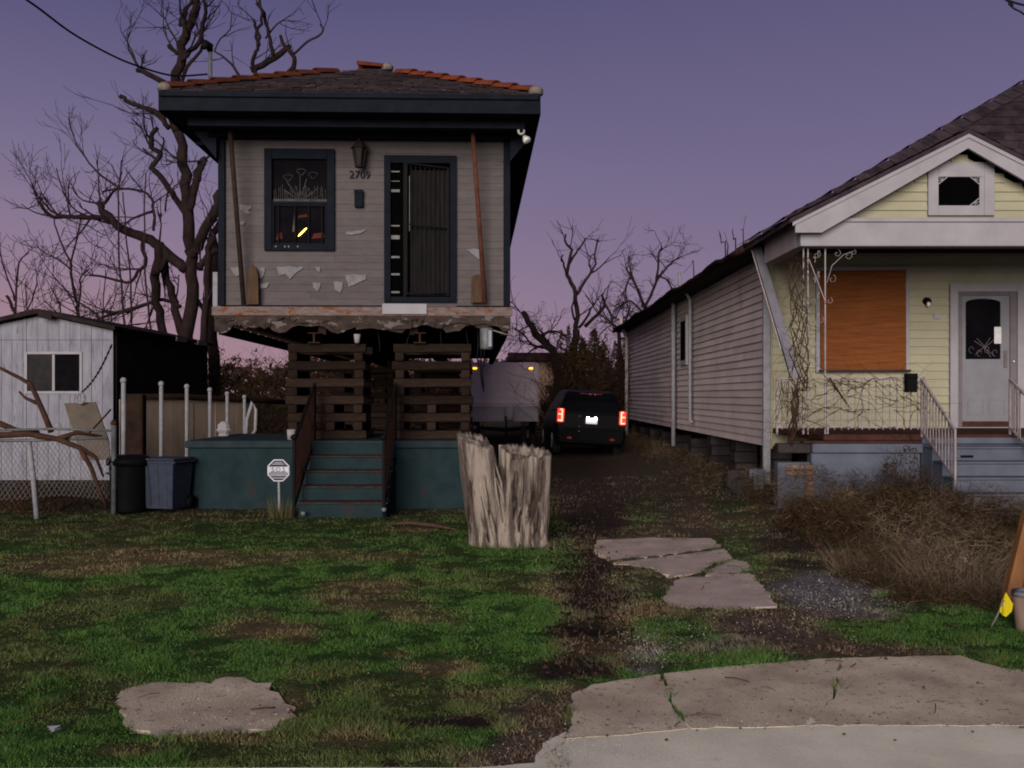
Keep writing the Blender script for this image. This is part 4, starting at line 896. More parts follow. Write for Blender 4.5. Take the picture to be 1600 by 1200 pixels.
# rope with knots on the shed, leaning board
q0 = W(175, 538, 18.6); q1 = W(127, 614, 18.4); pts = [q0.lerp(q1, t)+Vector((0, 0, -.12*math.sin(math.pi*t))) for t in np.linspace(0, 1, 25)]
mb = MB(); mb.tube(pts, [.012+.012*((k % 2)) for k in range(25)], 6); tag(mb.build('chain', M['iron'], off=(0,0,0)), 'dark chain hanging slantwise across the white shed front', 'chain')
pl = [W(100, 630, 17.6), W(149, 628, 17.6), W(166, 672, 17.3), W(168, 705, 17.3), W(118, 705, 17.3), W(118, 672, 17.3)]
tag(MB().prism([W(100,630,17.6), W(149,628,17.6), W(170,690,17.4), W(172,718,17.3), W(128,720,17.3)], (0, .03, 0)).build('leaning_board', M['tan_board'], off=(0,0,0)), 'tan board leaning against the fence in front of the shed', 'board')
q = W(126, 622, 17.5); pts = [q+Vector((math.cos(t)*.07, 0, math.sin(t)*.09)) for t in np.linspace(0, 6.28, 14)]
tag(MB().tube(pts, .02, 6).build('rope_coil', M['white_post'], off=(0,0,0)), 'loop of white rope at the top of the leaning board', 'rope')
# ---- white pole fence with tan panels
Fn = thing('pole_fence', 'row of white metal poles receding beside the tan panels', 'fence', (-5.8, 15, 0))
for px_, top_ in ((193,597),(252,602),(292,606),(328,611),(355,617),(382,622)):
    Yp_ = 5.8*F/(800-px_); z1 = WZ(top_, Yp_); r = .034
    o = MB().tube([(-5.8, Yp_, -.05), (-5.8, Yp_, z1)], r, 10).build('post', M['white_post'], Fn)
    MB().lathe([(.045,0),(.05,.03),(.04,.06),(.015,.075)], (-5.8, Yp_, z1-.005), 10).build('post_cap', M['white_post'], o)
Tp = thing('panel_fence', 'tan plywood panel fence with a dark top rail behind the white poles', 'fence', (-6.5, 20.5, 0))
fa = Vector((-7.36, 18.85, 0)); fb = Vector((-5.70, 22.3, 0)); fd = (fb-fa).normalized(); fn = Vector((fd.y, -fd.x, 0))
for k in range(6):
    a = fa.lerp(fb, k/6); b = fa.lerp(fb, (k+.985)/6); o_ = fn*random.uniform(0, .02); h = 1.53-.006*k
    MB().prism([a+o_, b+o_, b+o_+Vector((0,0,h-.01)), a+o_+Vector((0,0,h))], -fn*.02).build('panel', M['tan_panel'], Tp)
MB().tube([fa+fn*.05+Vector((0,0,1.585)), fa.lerp(fb,.4)+fn*.06+Vector((0,0,1.58)), fb+fn*.05+Vector((0,0,1.49)), fb+fd*1.5+Vector((0,0,1.42))], [.05,.062,.06,.05], 8).build('top_rail', M['dark_wood'], Tp)
MB().cham(WX(200,17.6), WX(226,17.6), 17.5, 17.7, -.05, 1.62, .02).build('post', M['dark_wood'], Tp)
tag(MB().lathe([(.02,0),(.08,.03),(.06,.07),(.11,.12),(.08,.16),(.09,.2),(.03,.26)], (*W(349,684,16.0).xy, WZ(684,16.0)), 7, False, sx=1.1, sy=.6).build('plastic_bag', M['paper'], off=(0,0,0)), 'crumpled pale bag caught by the fifth white pole at the porch end', 'bag')
mb = MB(); a = W(383,626,16.5); mb.tube([W(384,700,17.5), W(386,655,17.5), W(394,628,17.5), W(400,640,17.5), W(399,672,17.5), W(388,690,17.5)], .03, 7)
tag(mb.build('bent_pipe', M['white_post'], off=(0,0,0)), 'bent white pipe frame between the last pole and the house', 'pipe')
# ---- chain-link fence
CY = 13.2; Cf = thing('chain_link_fence', 'sagging chain link fence with a leaning white post at the left edge', 'fence', (WX(60,CY), CY, 0))
MB().tube([W(-140, 690, CY), W(50, 688, CY), W(168, 684, CY)], .022, 8).build('top_rail', M['galv'], Cf)
MB().tube([W(-140, 676, CY+.6), W(80, 670, CY+.6), W(178, 673, CY+.5)], .018, 8).build('back_rail', M['galv'], Cf)
MB().tube([W(45, 690, CY), W(52, 745, CY), (WX(58,CY), CY, -.02)], [.033,.034,.036], 10).build('post', M['white_post'], Cf)
e_ = MB().tube([(WX(178,CY+.5), CY+.5, -.02), W(178, 664, CY+.5)], .036, 10).build('post', M['galv'], Cf)
MB().lathe([(.04,0),(.05,.03),(.02,.07)], (WX(178,CY+.5), CY+.5, WZ(664,CY+.5)), 10).build('post_cap', M['steel'], e_)
mm = MB(); x0, x1 = WX(-140, CY), WX(176, CY); zt, zb = WZ(687, CY), .25; s = .062; hgt = zt-zb
n = int((x1-x0+hgt)/s)
for k in range(n):
    for sg_ in (1, -1):
        u = x0+k*s-(0 if sg_ > 0 else 0); pts = []
        for j in range(9):
            t = j/8; x = (u-hgt*(1-t)*.0)+sg_*hgt*t*.62+(0 if sg_ > 0 else hgt*.0); 
            if x < x0 or x > x1: continue
            sag = .08*math.sin((x-x0)*2.2)*(1-t)
            pts.append((x, CY+.01+sg_*.003+sag*.5+.12*math.sin(x*3+t*2)*(1-t), zb+hgt*t+.02*math.sin(x*5)))
        if len(pts) > 1: mm.tube(pts, .0032, 3, cap=False)
tag(mm.build('wire_mesh', M['chain'], Cf), kind='stuff')
# fallen branches by the fence
def px_limb(name, pts, r0, r1, Y, m, lab, cat='branch', n=8, extra=()):
    t = MB(); P = [W(x, y, Y+dy) for x, y, dy in pts]; k = len(P)
    t.tube(P, [r0+(r1-r0)*i/(k-1) for i in range(k)], n)
    for ex, a, b in extra: Q = [W(x, y, Y+dy) for x, y, dy in ex]; t.tube(Q, [a+(b-a)*i/(len(Q)-1) for i in range(len(Q))], 6)
    return tag(t.build(name, m, off=(P[0].x, P[0].y, 0)), lab, cat)
px_limb('fallen_branch', [(80,674,0),(68,645,.1),(55,615,.2),(47,600,.2),(30,590,.3),(0,575,.4),(-30,568,.5)], .045, .018, 14.5, M['branchwood'], 'forked brown branch leaning up in front of the shed window', extra=[([(58,630,.15),(40,622,.2),(30,612,.25)], .03, .015)])
px_limb('fallen_branch', [(-40,685,.1),(0,680,.1),(45,678,.05),(90,686,0),(125,700,-.1),(142,730,-.1),(155,765,-.1),(168,795,0)], .05, .02, 13.1, M['branchwood'], 'thick drooping dead branch draped over the chain link rail', extra=[([(90,686,0),(120,676,.1),(160,682,.2)], .04, .015), ([(125,700,-.1),(150,715,0),(162,745,.1)], .035, .012)])
px_limb('fallen_branch', [(-40,655,.3),(0,662,.2),(25,672,.1),(60,676,0)], .05, .03, 13.9, M['branchwood'], 'short thick branch lying across the far rail at the left edge')
px_limb('stick', [(173,640,0),(155,660,.1),(140,676,.2)], .018, .014, 16.8, M['dark_wood'], 'thin dark stick leaning across the tan board', 'stick', 6)
# ================================================================== YELLOW HOUSE
YF = 15.5; XW = 3.93; YP = 12.9; FZ = 1.10; EZ = 3.80
Yh = thing('yellow_house', 'pale yellow sided house with white gabled porch, boarded window and grey door', 'house', (XW+3, YF, 0))
XE = 12.5; LEN = 19.2
MB().box(XW+.02, XE, YF+.03, YF+LEN, .82, EZ).build('wall', M['yellow'], Yh)
bx0, bx1, bz0, bz1 = WX(1276,YF), WX(1417,YF), WZ(580,YF), WZ(420,YF); ex0, ex1, ez1 = WX(1483,YF), WX(1600,YF), WZ(444,YF)
clad(Yh, (XW+.09, YF+.03, .84), (1,0,0), (0,-1,0), 6.0, EZ-.84, .1265, M['yellow'], openings=[(bx0-XW-.09+.02, bx1-XW-.09-.02, bz0-.84, bz1-.84), (ex0-XW-.09+.02, ex1-XW-.09-.02, .2, ez1-.84-.03)], tb=.026)
clad(Yh, (XW+.02, YF+.06, .82), (0,1,0), (-1,0,0), LEN-.1, EZ-.82, .126, M['pink_siding'], piece=4.3, tb=.03)
MB().cham(XW-.03, XW+.088, YF-.012, YF+.055, .78, EZ-.02, .006).build('corner_board', M['yellow'], Yh)
# boarded window
mb = MB(); frame(mb, bx0-.02, bx1+.025, bz0-.02, bz1+.03, .06, YF-.045, YF+.03); bw = mb.build('window', M['white_paint'], Yh)
pl = [W(1279,424,YF), W(1414,422,YF), W(1413,443,YF), W(1413.5,577,YF), W(1281,577,YF), W(1280,480,YF)]
MB().prism([p+Vector((0,-.05,0)) for p in pl], (0,-.018,0)).build('plywood_board', M['ply'], bw)
MB().cham(bx0+.02, bx1+.03, YF-.1, YF-.047, bz0-.01, bz0+.022, .004).build('sill', M['porch_floor'], bw)
mb = MB()
for x in (1290, 1400):
    for y in range(430, 575, 24): q = W(x+random.uniform(-3,3), y, YF-.07); mb.lathe([(.008,0),(.008,.003)], (q.x, q.y, q.z), 6)
mb.build('screw', M['steel'], bw)
# door
mb = MB(); frame(mb, ex0, ex1, FZ+.0, ez1, .12, YF-.05, YF+.03, .12, .015); dr = mb.build('door_frame', M['white_paint'], Yh)
dxa, dxb, dza, dzb = WX(1503,YF), WX(1577,YF), FZ+.10, WZ(462,YF)
MB().box(ex0+.121, dxa-.004, YF-.02, YF+.06, FZ+.02, ez1-.121).build('jamb', M['jamb'], dr); MB().box(dxb+.004, ex1-.121, YF-.02, YF+.06, FZ+.02, ez1-.121).build('jamb', M['jamb'], dr)
MB().box(dxa-.003, dxb+.003, YF-.018, YF+.06, dzb+.004, ez1-.121).build('jamb', M['jamb'], dr)
MB().box(dxa-.003, dxb+.003, YF-.018, YF+.06, FZ+.02, dza-.003).build('threshold', M['porch_floor'], dr)
leaf = MB().cham(dxa, dxb, YF-.012, YF+.04, dza, dzb, .005).build('door', M['door_grey'], dr)
gx0, gx1, gz0, gz1 = WX(1508,YF), WX(1562,YF), WZ(561,YF), WZ(467,YF)
pl = [(gx0, YF-.02, gz0), (gx1, YF-.02, gz0), (gx1, YF-.02, gz1-.06)]+[(gx0+(gx1-gx0)*(.5+.5*math.cos(a)), YF-.02, gz1-.06+.06*math.sin(a)) for a in np.linspace(.3, 2.84, 8)]+[(gx0, YF-.02, gz1-.06)]
MB().prism(pl, (0,-.004,0)).build('pane', M['glass'], leaf)
mb = MB(); cx, cz = (gx0+gx1)/2+.02, gz0+.18
for a in (.75, 1.1, 2.2, 2.5, 3.9, 5.2, 5.5): mb.bar((cx+.02*math.sin(a*9), YF-.026, cz), (cx+math.cos(a)*.2, YF-.026, cz+math.sin(a)*.17), .006, .003, (0,1,0))
for j in range(4): mb.tube([(cx-.2+j*.12+math.cos(t)*.03*(1+t*.1), YF-.027, cz-.05*(j % 2)-.04+math.sin(t)*.05) for t in np.linspace(0, 5, 10)], .0035, 4)
mb.build('scroll_grille', M['jamb'], leaf)
q0 = W(1552,537,YF); q1 = W(1563,511,YF); MB().box(q0.x, q1.x, YF-.034, YF-.030, q0.z, q1.z).build('paper_notice', M['litter'], leaf)
for x0, x1 in ((dxa+.08, (dxa+dxb)/2-.04), ((dxa+dxb)/2+.04, dxb-.08)):
    mb = MB(); frame(mb, x0, x1, dza+.10, dza+.34, .012, YF-.019, YF-.011); mb.build('panel_moulding', M['door_grey'], leaf)
q = W(1570,560,YF); MB().cham(q.x-.025, q.x+.025, YF-.03, YF-.012, q.z-.14, q.z+.12, .004).build('lock_plate', M['jamb'], leaf)
q = W(1582,565,YF); MB().lathe([(.008,0),(.018,.01),(.018,.02),(.006,.03)], (q.x, YF-.04, q.z-.015), 10).build('knob', M['bulb'], leaf)
# wall lamp, light patch
q = W(1450,470,YF-.07); wl = MB().tube([(q.x, YF+.01, q.z), (q.x, YF-.03, q.z), (q.x, YF-.10, q.z-.01)], [.055,.06,.045], 14).build('wall_lamp', M['iron'], Yh)
MB().lathe([(.01,-.075),(.028,-.055),(.03,-.02),(.02,0)], (q.x, YF-.09, q.z-.02), 10).build('lamp_bulb', M['bulb'], wl)
q = W(1464,494,YF); MB().cham(q.x-.05, q.x+.05, YF-.014, YF-.002, q.z-.045, q.z+.04, .003).build('blank_plate', M['white_paint'], Yh)
# porch floor and base
MB().cham(XW+.08, 7.9, YP+.02, YF-.05, FZ-.08, FZ, .01).build('porch_floor', M['porch_floor'], Yh)
MB().cham(XW-.19, 5.26, YP-.02, YP+.14, FZ-.115, FZ-.083, .006).build('floor_trim', M['porch_floor'], Yh)
bxl = WX(1216, YP)
MB().cham(WX(1268,YP), 5.26, YP-.05, YP+.16, FZ-.235, FZ-.118, .01).build('base_cap', M['bluegrey'], Yh)
MB().cham(WX(1268,YP), 5.24, YP, YP+.2, .1, FZ-.237, .01).build('base_wall', M['bluegrey'], Yh)
MB().cham(bxl, WX(1267,YP), YP+.02, YP+.2, .1, FZ-.36, .01).build('base_wall', M['bluegrey'], Yh)
MB().cham(bxl, WX(1267,YP), YP+.01, YP+.2, FZ-.24, FZ-.118, .01).build('base_cap', M['pier'], Yh)
for r_ in range(9):
    z = .1+r_*.068
    for c_ in range(2 if r_ > 6 else 1):
        x = WX(1258,YP)-(c_*.24 if r_ > 6 else 0); MB().cham(x, x+.10 if not c_ else x+.22, YP-.012, YP+.018, z, z+.06, .004).build('brick', M['brick_pink'], Yh)
for k in range(5):
    z = FZ-.176*k; y0 = YP-.3*k-.02; MB().cham(5.27, 6.62+.9, y0-.30 if k < 5 else y0, y0+.02 if k else YP+.02, z-.352 if k else z-.176, z-.178 if k == 99 else z-.176, .008) if False else None
zs = FZ
for k in range(1, 6):
    z1 = FZ-.17*k; ya = YP-.30*k; MB().cham(5.27, 7.6, ya, ya+.298, .05, z1, .008).build('step', M['bluegrey'], Yh)
    MB().cham(5.262, 7.61, ya-.02, ya+.28, z1+.001, z1+.03, .008).build('tread', M['bluegrey'], Yh)
MB().cham(5.27, 7.6, YP+.0, YP+.2, .05, FZ-.13, .008).build('step', M['bluegrey'], Yh); MB().cham(5.262, 7.61, YP-.02, YP+.018, FZ-.12, FZ-.04, .008).build('tread', M['bluegrey'], Yh)
q = W(1500,713,YP-.2); MB().box(q.x-.04, q.x+.12, YP-.305, YP-.302, q.z-.012, q.z+.02).build('step_hole', M['iron'], Yh)
# piers along the side
for k in range(9):
    y = YF+.25+k*2.2
    for r_ in range(3):
        z = .2+r_*.2-.15*(k > 2)
        if z < -.02: z = 0
        for c_ in range(1): MB().cham(XW+.06+random.uniform(-.02,.02), XW+.46, y, y+.42, z, z+.19, .01).build('pier_block', M['pier'], Yh)
MB().box(XW+.7, XW+.76, YF+.3, YF+LEN, 0, .82).build('underfloor_screen', M['dark_wood'], Yh)
# vertical pipes on the side wall
def sidepipe(pts, r, m, n=8): MB().tube(pts, r, n).build('wall_pipe', m, Yh)
def YX(px_): return XW*F/(px_-800)
y_ = (XW-.12)*F/(1052-800); sidepipe([(XW-.12, y_, WZ(697,y_)), (XW-.12, y_, WZ(474,y_))], .05, M['white_post'])
y_ = (XW-.12)*F/(1078-800); sidepipe([(XW-.10, y_-.12, WZ(660,y_)), (XW-.12, y_, WZ(655,y_)), (XW-.12, y_, WZ(468,y_)), (XW-.34, y_, WZ(444,y_)), (XW-.34, y_, WZ(425,y_))], .035, M['white_post'])
y_ = (XW-.12)*F/(979-800); sidepipe([(XW-.12, y_, .3), (XW-.12, y_, WZ(528,y_)), (XW-.3, y_, WZ(508,y_)), (XW-.3, y_, WZ(495,y_))], .06, M['pink_trim'])
MB().cham(XW-.075, XW+.035, YF-.10, YF-.02, .24, WZ(455,YF), .008).build('corner_pipe', M['white_post'], Yh)
y0 = XW*F/(1075-800); y1 = XW*F/(1067-800); swn = MB().cham(XW-.05, XW+.03, y0, y0+.75, WZ(570,y0), WZ(492,y0), .008).build('side_window', M['white_paint'], Yh)
MB().box(XW-.056, XW-.052, y0+.08, y0+.67, WZ(562,y0), WZ(500,y0)).build('pane', M['glass'], swn)
# main roof
ev = 3.86; C0 = Vector((3.5, 14.95, ev)); AP = Vector((8.75, 17.0, 6.93)); BK = Vector((3.5, YF+LEN+.4, ev)); APB = Vector((8.75, YF+LEN-2, 6.93)); CR = Vector((14.0, 14.95, ev)); BR = Vector((14.0, YF+LEN+.4, ev))
mb = MB(); dn = Vector((0,0,-.06)); mb.add([C0, CR, BR, BK, AP, APB, C0+dn, CR+dn, BR+dn, BK+dn], [(0,1,4),(1,2,5,4),(2,3,5),(3,0,4,5),(9,8,7,6),(0,6,7,1),(1,7,8,2),(2,8,9,3),(3,9,6,0)])
mr = mb.build('roof', M['shingle_dark'], Yh)
course_roof(C0, CR, AP, AP, 20, .4, M['shingle_dark'], mr, lim=240)
course_roof(BK, C0, AP, APB, 16, .6, M['shingle_dark'], mr, lim=0)
# rough hip caps
d_ = AP-C0
for k in range(26):
    p = C0+d_*(k/26); q = C0+d_*((k+1.1)/26); s = Vector((.16,-.1,0)); up = Vector((0,0,.03+.03*random.random())); tl = Vector((-.16,.1,0))
    MB().add([p+s+Vector((0,0,-.06)), p+up+Vector((0,0,.03)), p+tl-Vector((0,0,.03)), q+tl-Vector((0,0,.05)), q+up, q+s+Vector((0,0,-.08))], [(0,1,4,5),(1,2,3,4)]).build('hip_cap', M['shingle_dark'], mr)
# soffit, fascia & sagging gutter
MB().box(3.53, XW+.02, 15.0, YF+LEN, EZ+.0-.02, EZ+.0).build('soffit', M['shed_dark'], Yh)
pts = []
for k in range(30):
    y = 15.05+k*(LEN-.5)/29; sag = .03*math.sin(k*.7)+.02*math.sin(k*1.9+1)
    pts.append((3.46, y, ev-.04+sag-.05*(k < 3)))
MB().tube(pts, [.06+.006*math.sin(k*1.3) for k in range(30)], 8, sq=.8).build('gutter', M['dark_wood'], Yh)
MB().prism([W(1166,378,14.9), W(1192,368,14.9), W(1196,375,14.9), W(1172,392,14.9)], (0,.3,0)).build('bent_flashing', M['board'], Yh)
# front boxed end and soffit return of main eave
# porch gable
gyl = YP-.28
def rk(px_, py_): return W(px_, py_, gyl)
apx = WX(1513, gyl); lfx = WX(1243, gyl); apz = WZ(213, gyl); lfz = WZ(349, gyl); sl_ = (apz-lfz)/(apx-lfx)
rgx = 2*apx-lfx
for s, xe in ((-1, lfx), (1, rgx)):
    a = Vector((apx, gyl, apz)); b = Vector((xe, gyl, lfz)); th = .125
    nm = Vector((0,0,-1))
    mb = MB(); mb.prism([a, b, b+Vector((0,0,-th*.92)), b+Vector((-s*.33,0,-th*.92-.0+.0)), a+Vector((0,0,-th*1.18))] if True else [], (0,.045,0)); mb.build('rake_board', M['white_paint'], Yh)
    mb = MB(); mb.prism([a+Vector((0,-.02,.03)), b+Vector((s*.04,-.02,.012)), b+Vector((s*.04,-.02,-.035)), a+Vector((0,-.02,-.02))], (0,.018,0)); mb.build('rake_moulding', M['white_paint'], Yh)
    # roof slab of porch
    mb = MB(); u = Vector((0,0,.055)); e = Vector((0, 3.3, 0)); A1 = a+Vector((0,-.03,.032)); B1_ = b+Vector((s*.08,-.03,-.0))
    mb.add([A1, B1_, B1_+e, A1+e, A1+u, B1_+u, B1_+e+u, A1+e+u], [(0,1,2,3),(7,6,5,4),(0,4,5,1),(1,5,6,2),(2,6,7,3),(3,7,4,0)]); rs = mb.build('porch_roof', M['shingle_dark'], Yh)
    course_roof(B1_+u+e if s > 0 else B1_+u, B1_+u if s > 0 else B1_+e+u, A1+u if s > 0 else A1+e+u, A1+u+e if s > 0 else A1+u, 12, .35, M['shingle_dark'], rs, lim=60)
bz1_ = WZ(344, YP-.1); bz0_ = WZ(385, YP-.1)
MB().cham(WX(1250,YP-.1), 10.5, YP-.13, YP+.1, bz0_, bz1_, .008).build('porch_beam', M['white_paint'], Yh)
MB().cham(WX(1250,YP-.1)-.005, 10.5, YP-.16, YP-.132, bz1_-.03, bz1_+.02, .006).build('beam_moulding', M['white_paint'], Yh)
MB().cham(WX(1250,YP-.1), WX(1250,YP-.1)+.16, YP+.102, YF-.9, bz0_+.01, bz1_+.1, .008).build('side_beam', M['pink_trim'], Yh)
# gable siding
gz = bz1_+.0; gL = lfx+.25
MB().prism([(apx, YP-.02, apz-.16), (lfx+.1, YP-.02, lfz-.14), (rgx-.1, YP-.02, lfz-.14)], (0,.1,0)).build('gable_wall', M['yellow'], Yh)
vx0, vx1, vz0, vz1 = WX(1447,YP), WX(1550,YP), WZ(338,YP), WZ(255,YP)
clad(Yh, (lfx, YP-.02, gz+.02), (1,0,0), (0,-1,0), rgx-lfx, apz-.17-gz-.02, .118, M['yellow'], openings=[(vx0-lfx, vx1-lfx, -1, vz1-gz-.02)], tb=.024,
     limits=lambda z: (((gz+.02+z)-(lfz-.17))/sl_+.02, (rgx-lfx)-((gz+.02+z)-(lfz-.17))/sl_-.02))
mb = MB(); frame(mb, vx0, vx1, vz0, vz1, .13, YP-.075, YP+.0, .19, .11); gv = mb.build('gable_vent', M['white_paint'], Yh)
hx0, hx1, hz0, hz1 = WX(1463,YP), WX(1527,YP), WZ(323,YP), WZ(277,YP)
MB().box(vx0+.13, vx1-.13, YP-.049, YP-.045, vz0+.11, vz1-.19).build('dark_opening', M['void'], gv)
mb = MB(); frame(mb, hx0-.04, hx1+.16, hz0-.03, hz1+.03, .035, YP-.065, YP-.047); mb.box(hx1, hx1+.128, YP-.064, YP-.05, hz0, hz1); mb.build('vent_frame', M['white_paint'], gv)
mb = MB()
for cx, cz, sx, sz in ((hx0, hz1, 1, -1), (hx1, hz1, -1, -1), (hx1, hz0, -1, 1)):
    s = .10; P0 = Vector((cx, YP-.056, cz))
    mb.bar(P0+Vector((sx*s*1.25,0,0)), P0+Vector((0,0,sz*s)), .012); mb.bar(P0+Vector((sx*s*.55,0,0)), P0+Vector((sx*s*.6,0,sz*s*.5)), .008); mb.bar(P0+Vector((0,0,sz*s*.5)), P0+Vector((sx*s*.6,0,sz*s*.5)), .008)
    mb.bar(P0, P0+Vector((sx*s*.6,0,sz*s*.5)), .008)
mb.build('lattice_scrap', M['white_paint'], gv)
for px_ in (1333,): 
    a = W(px_-3, 308, gyl+.02); mb = MB(); mb.cham(a.x, a.x+.08, gyl+.05, YP-.03, WZ(333,gyl), WZ(300,gyl), .006); mb.build('gable_bracket', M['white_paint'], Yh)
MB().box(lfx+.2, rgx-.2, YP+.1, YF, bz1_-.02, bz1_+.0).build('porch_ceiling', M['white_paint'], Yh)
# ---- iron column, railings
col_ = MB(); XA, XB = WX(1263,YP), WX(1290,YP)
for x in (WX(1256,YP), XA, XB): col_.bar((x, YP+.02, FZ), (x, YP+.02, bz0_), .016)
ic = col_.build('iron_column', M['iron_white'], Yh)
mb = MB()
for k in range(9):
    z = FZ+.14+k*.27; c = Vector(((XA+XB)/2, YP+.02, z)); r = .055
    for s in (-1, 1): mb.tube([c+Vector((s*r*t*math.cos(t*4.5)*.5+s*.035, 0, r*t*math.sin(t*4.5)*1.0+s*.04)) for t in np.linspace(.15, 1, 10)], .006, 4)
mb.build('scrollwork', M['iron_white'], ic)
mb = MB()   # bracket scrolls beside the column top
mb.tube([W(1292,442,YP), W(1300,415,YP), W(1318,398,YP), W(1335,392,YP)], .005, 5)
for (x, y, r) in ((1276,398,.05),(1308,396,.045),(1325,400,.05),(1300,436,.05),(1276,432,.04),(1333,394,.035),(1296,470,.04),(1282,500,.04),(1276,545,.04)):
    c = W(x, y, YP+.01); mb.tube([c+Vector((math.cos(t)*r*(t/6.5), 0, math.sin(t)*r*(t/6.5))) for t in np.linspace(1.2, 7.5, 14)], .0035, 4)
mb.bar(W(1264,405,YP), W(1289,470,YP), .01); mb.build('scrollwork', M['iron_white'], ic)
def railing(a0, b0, a1, b1, n, w=.014, name='porch_railing'):
    """a=top line ends, b=bottom line ends"""
    mb = MB(); mb.bar(a0, a1, .03, .025); mb.bar(b0, b1, .022, .022); mb.bar(a0, b0-Vector((0,0,.09)), .024); mb.bar(a1, b1-Vector((0,0,.09)), .024); r = mb.build(name, M['iron_white'], Yh)
    for k in range(1, n): t = k/n; MB().bar(a0.lerp(a1, t), b0.lerp(b1, t)-Vector((0,0,.035 if k % 1 == 0 else 0)), w).build('baluster', M['iron_white'], r)
    return r
yr = YP+.03
railing(W(1293,592,yr), W(1293,667,yr), W(1445,590,yr), W(1445,667,yr), 14)
railing(W(1214,592,yr), W(1214,667,yr), W(1255,592,yr), W(1255,667,yr), 5)
ye = 11.75; xr_ = 5.26
railing(Vector((xr_, YP, WZ(592,YP))), Vector((xr_, YP, WZ(672,YP))), Vector((xr_-.08, ye, WZ(672,ye))), Vector((xr_-.08, ye, WZ(748,ye))), 11)
xr2 = WX(1578, YP); 
railing(Vector((xr2, YP, WZ(592,YP))), Vector((xr2, YP, WZ(668,YP))), Vector((xr2, ye, WZ(672,ye))), Vector((xr2, ye, WZ(748,ye))), 9)
MB().bar(Vector((xr2+.1, YP, FZ)), Vector((xr2+.1, YP, WZ(600,YP))), .02).build('rail_stub', M['iron_white'], Yh)
# letter box on railing
a_ = W(1416,613,yr-.1); b_ = W(1432,585,yr-.1); mb = MB(); mb.cham(a_.x, b_.x, yr-.13, yr-.03, a_.z, b_.z, .008); mb.cham(a_.x-.004, b_.x+.004, yr-.14, yr-.028, b_.z-.05, b_.z+.012, .006)
mb.build('letter_box', M['bin_black'], Yh)
# detached downspout
dn0 = W(1181,384,15.0); dn1 = W(1243,592,14.4)
t_ = thing('fallen_downspout', 'bent grey downspout dangling diagonally from the eave to the porch railing', 'downspout', (dn1.x, dn1.y, 0))
MB().bar(dn0, dn1, .125, .08, (0,1,0)).build('pipe', M['alu'], t_); MB().bar(dn1.lerp(dn0, -.0), dn1.lerp(dn0, .07)+Vector((.0,0,0)), .132, .09, (0,1,0)).build('joint', M['white_paint'], t_)
MB().bar(dn0+Vector((-.085,-.01,0)), dn0.lerp(dn1, .78)+Vector((-.085,-.01,0)), .015, .012, (0,1,0)).build('edge_strip', M['pink_trim'], t_)
# ---- vines on the column and railing
def wander(mb, p, d, L, r, step=.09, jit=.5, n=4, plane=None, grav=0):
    pts = [Vector(p)]; d = Vector(d).normalized(); k = max(2, int(L/step))
    for i in range(k):
        j = Vector((random.gauss(0, jit), random.gauss(0, jit)*(.25 if plane else 1), random.gauss(0, jit)-grav)); d = (d+j*.5).normalized()
        if plane: d.y *= .3
        q = pts[-1]+d*step
        if plane: q.y = max(plane-.06, min(plane+.06, q.y))
        pts.append(q)
    mb.tube(pts, [r*(1-.75*i/k) for i in range(k+1)], n, cap=False); return pts
vn = MB(); vb = MB()
for k in range(9):
    pts = [W(1238+random.uniform(-8,8)+i*1.2*(k % 3), 692-i*21+random.uniform(-3,3), YP-.03+random.uniform(-.03,.03)) for i in range(5)]
    p = pts[-1]
    for i in range(11): pts.append(W(1250+12*math.sin(i*.8+k)+random.uniform(-6,6)-(i > 6)*4, 610-i*20, YP+random.uniform(-.05,.05)))
    vn.tube(pts, [.014*(1-.06*i) if k < 3 else .006 for i in range(len(pts))], 5)
for k in range(130):
    y = random.uniform(400, 660); wander(vn, W(1250+random.uniform(-14,12), y, YP), (random.uniform(-1,1), 0, random.uniform(-1,.6)), random.uniform(.15,.5), .0035, .05, .8, 3, YP)
tag(vn.build('climbing_vine', M['brush'], off=(0,0,0)), 'leafless brown vine climbing the white iron porch column', 'vine')
for k in range(75):
    wander(vb, W(random.uniform(1262,1440), random.choice((592,594,600,620,640,667)), YP), (random.choice((-1,1)), 0, random.uniform(-1,.2)), random.uniform(.4,1.1), .0045, .06, .6, 3, YP)
vb.tube([W(1296, 590, YP-.06), W(1306, 606, YP-.08), W(1324, 632, YP-.06)], [.014,.016,.007], 5)
for k in range(22): wander(vb, W(random.uniform(1216,1250), 592+random.uniform(0,20), YP), (random.uniform(-.2,.2), 0, -1), random.uniform(.3,.8), .004, .06, .35, 3, YP)
tag(vb.build('climbing_vine', M['brush'], off=(0,0,0)), 'tangled bare vine spread over the white porch railing', 'vine')
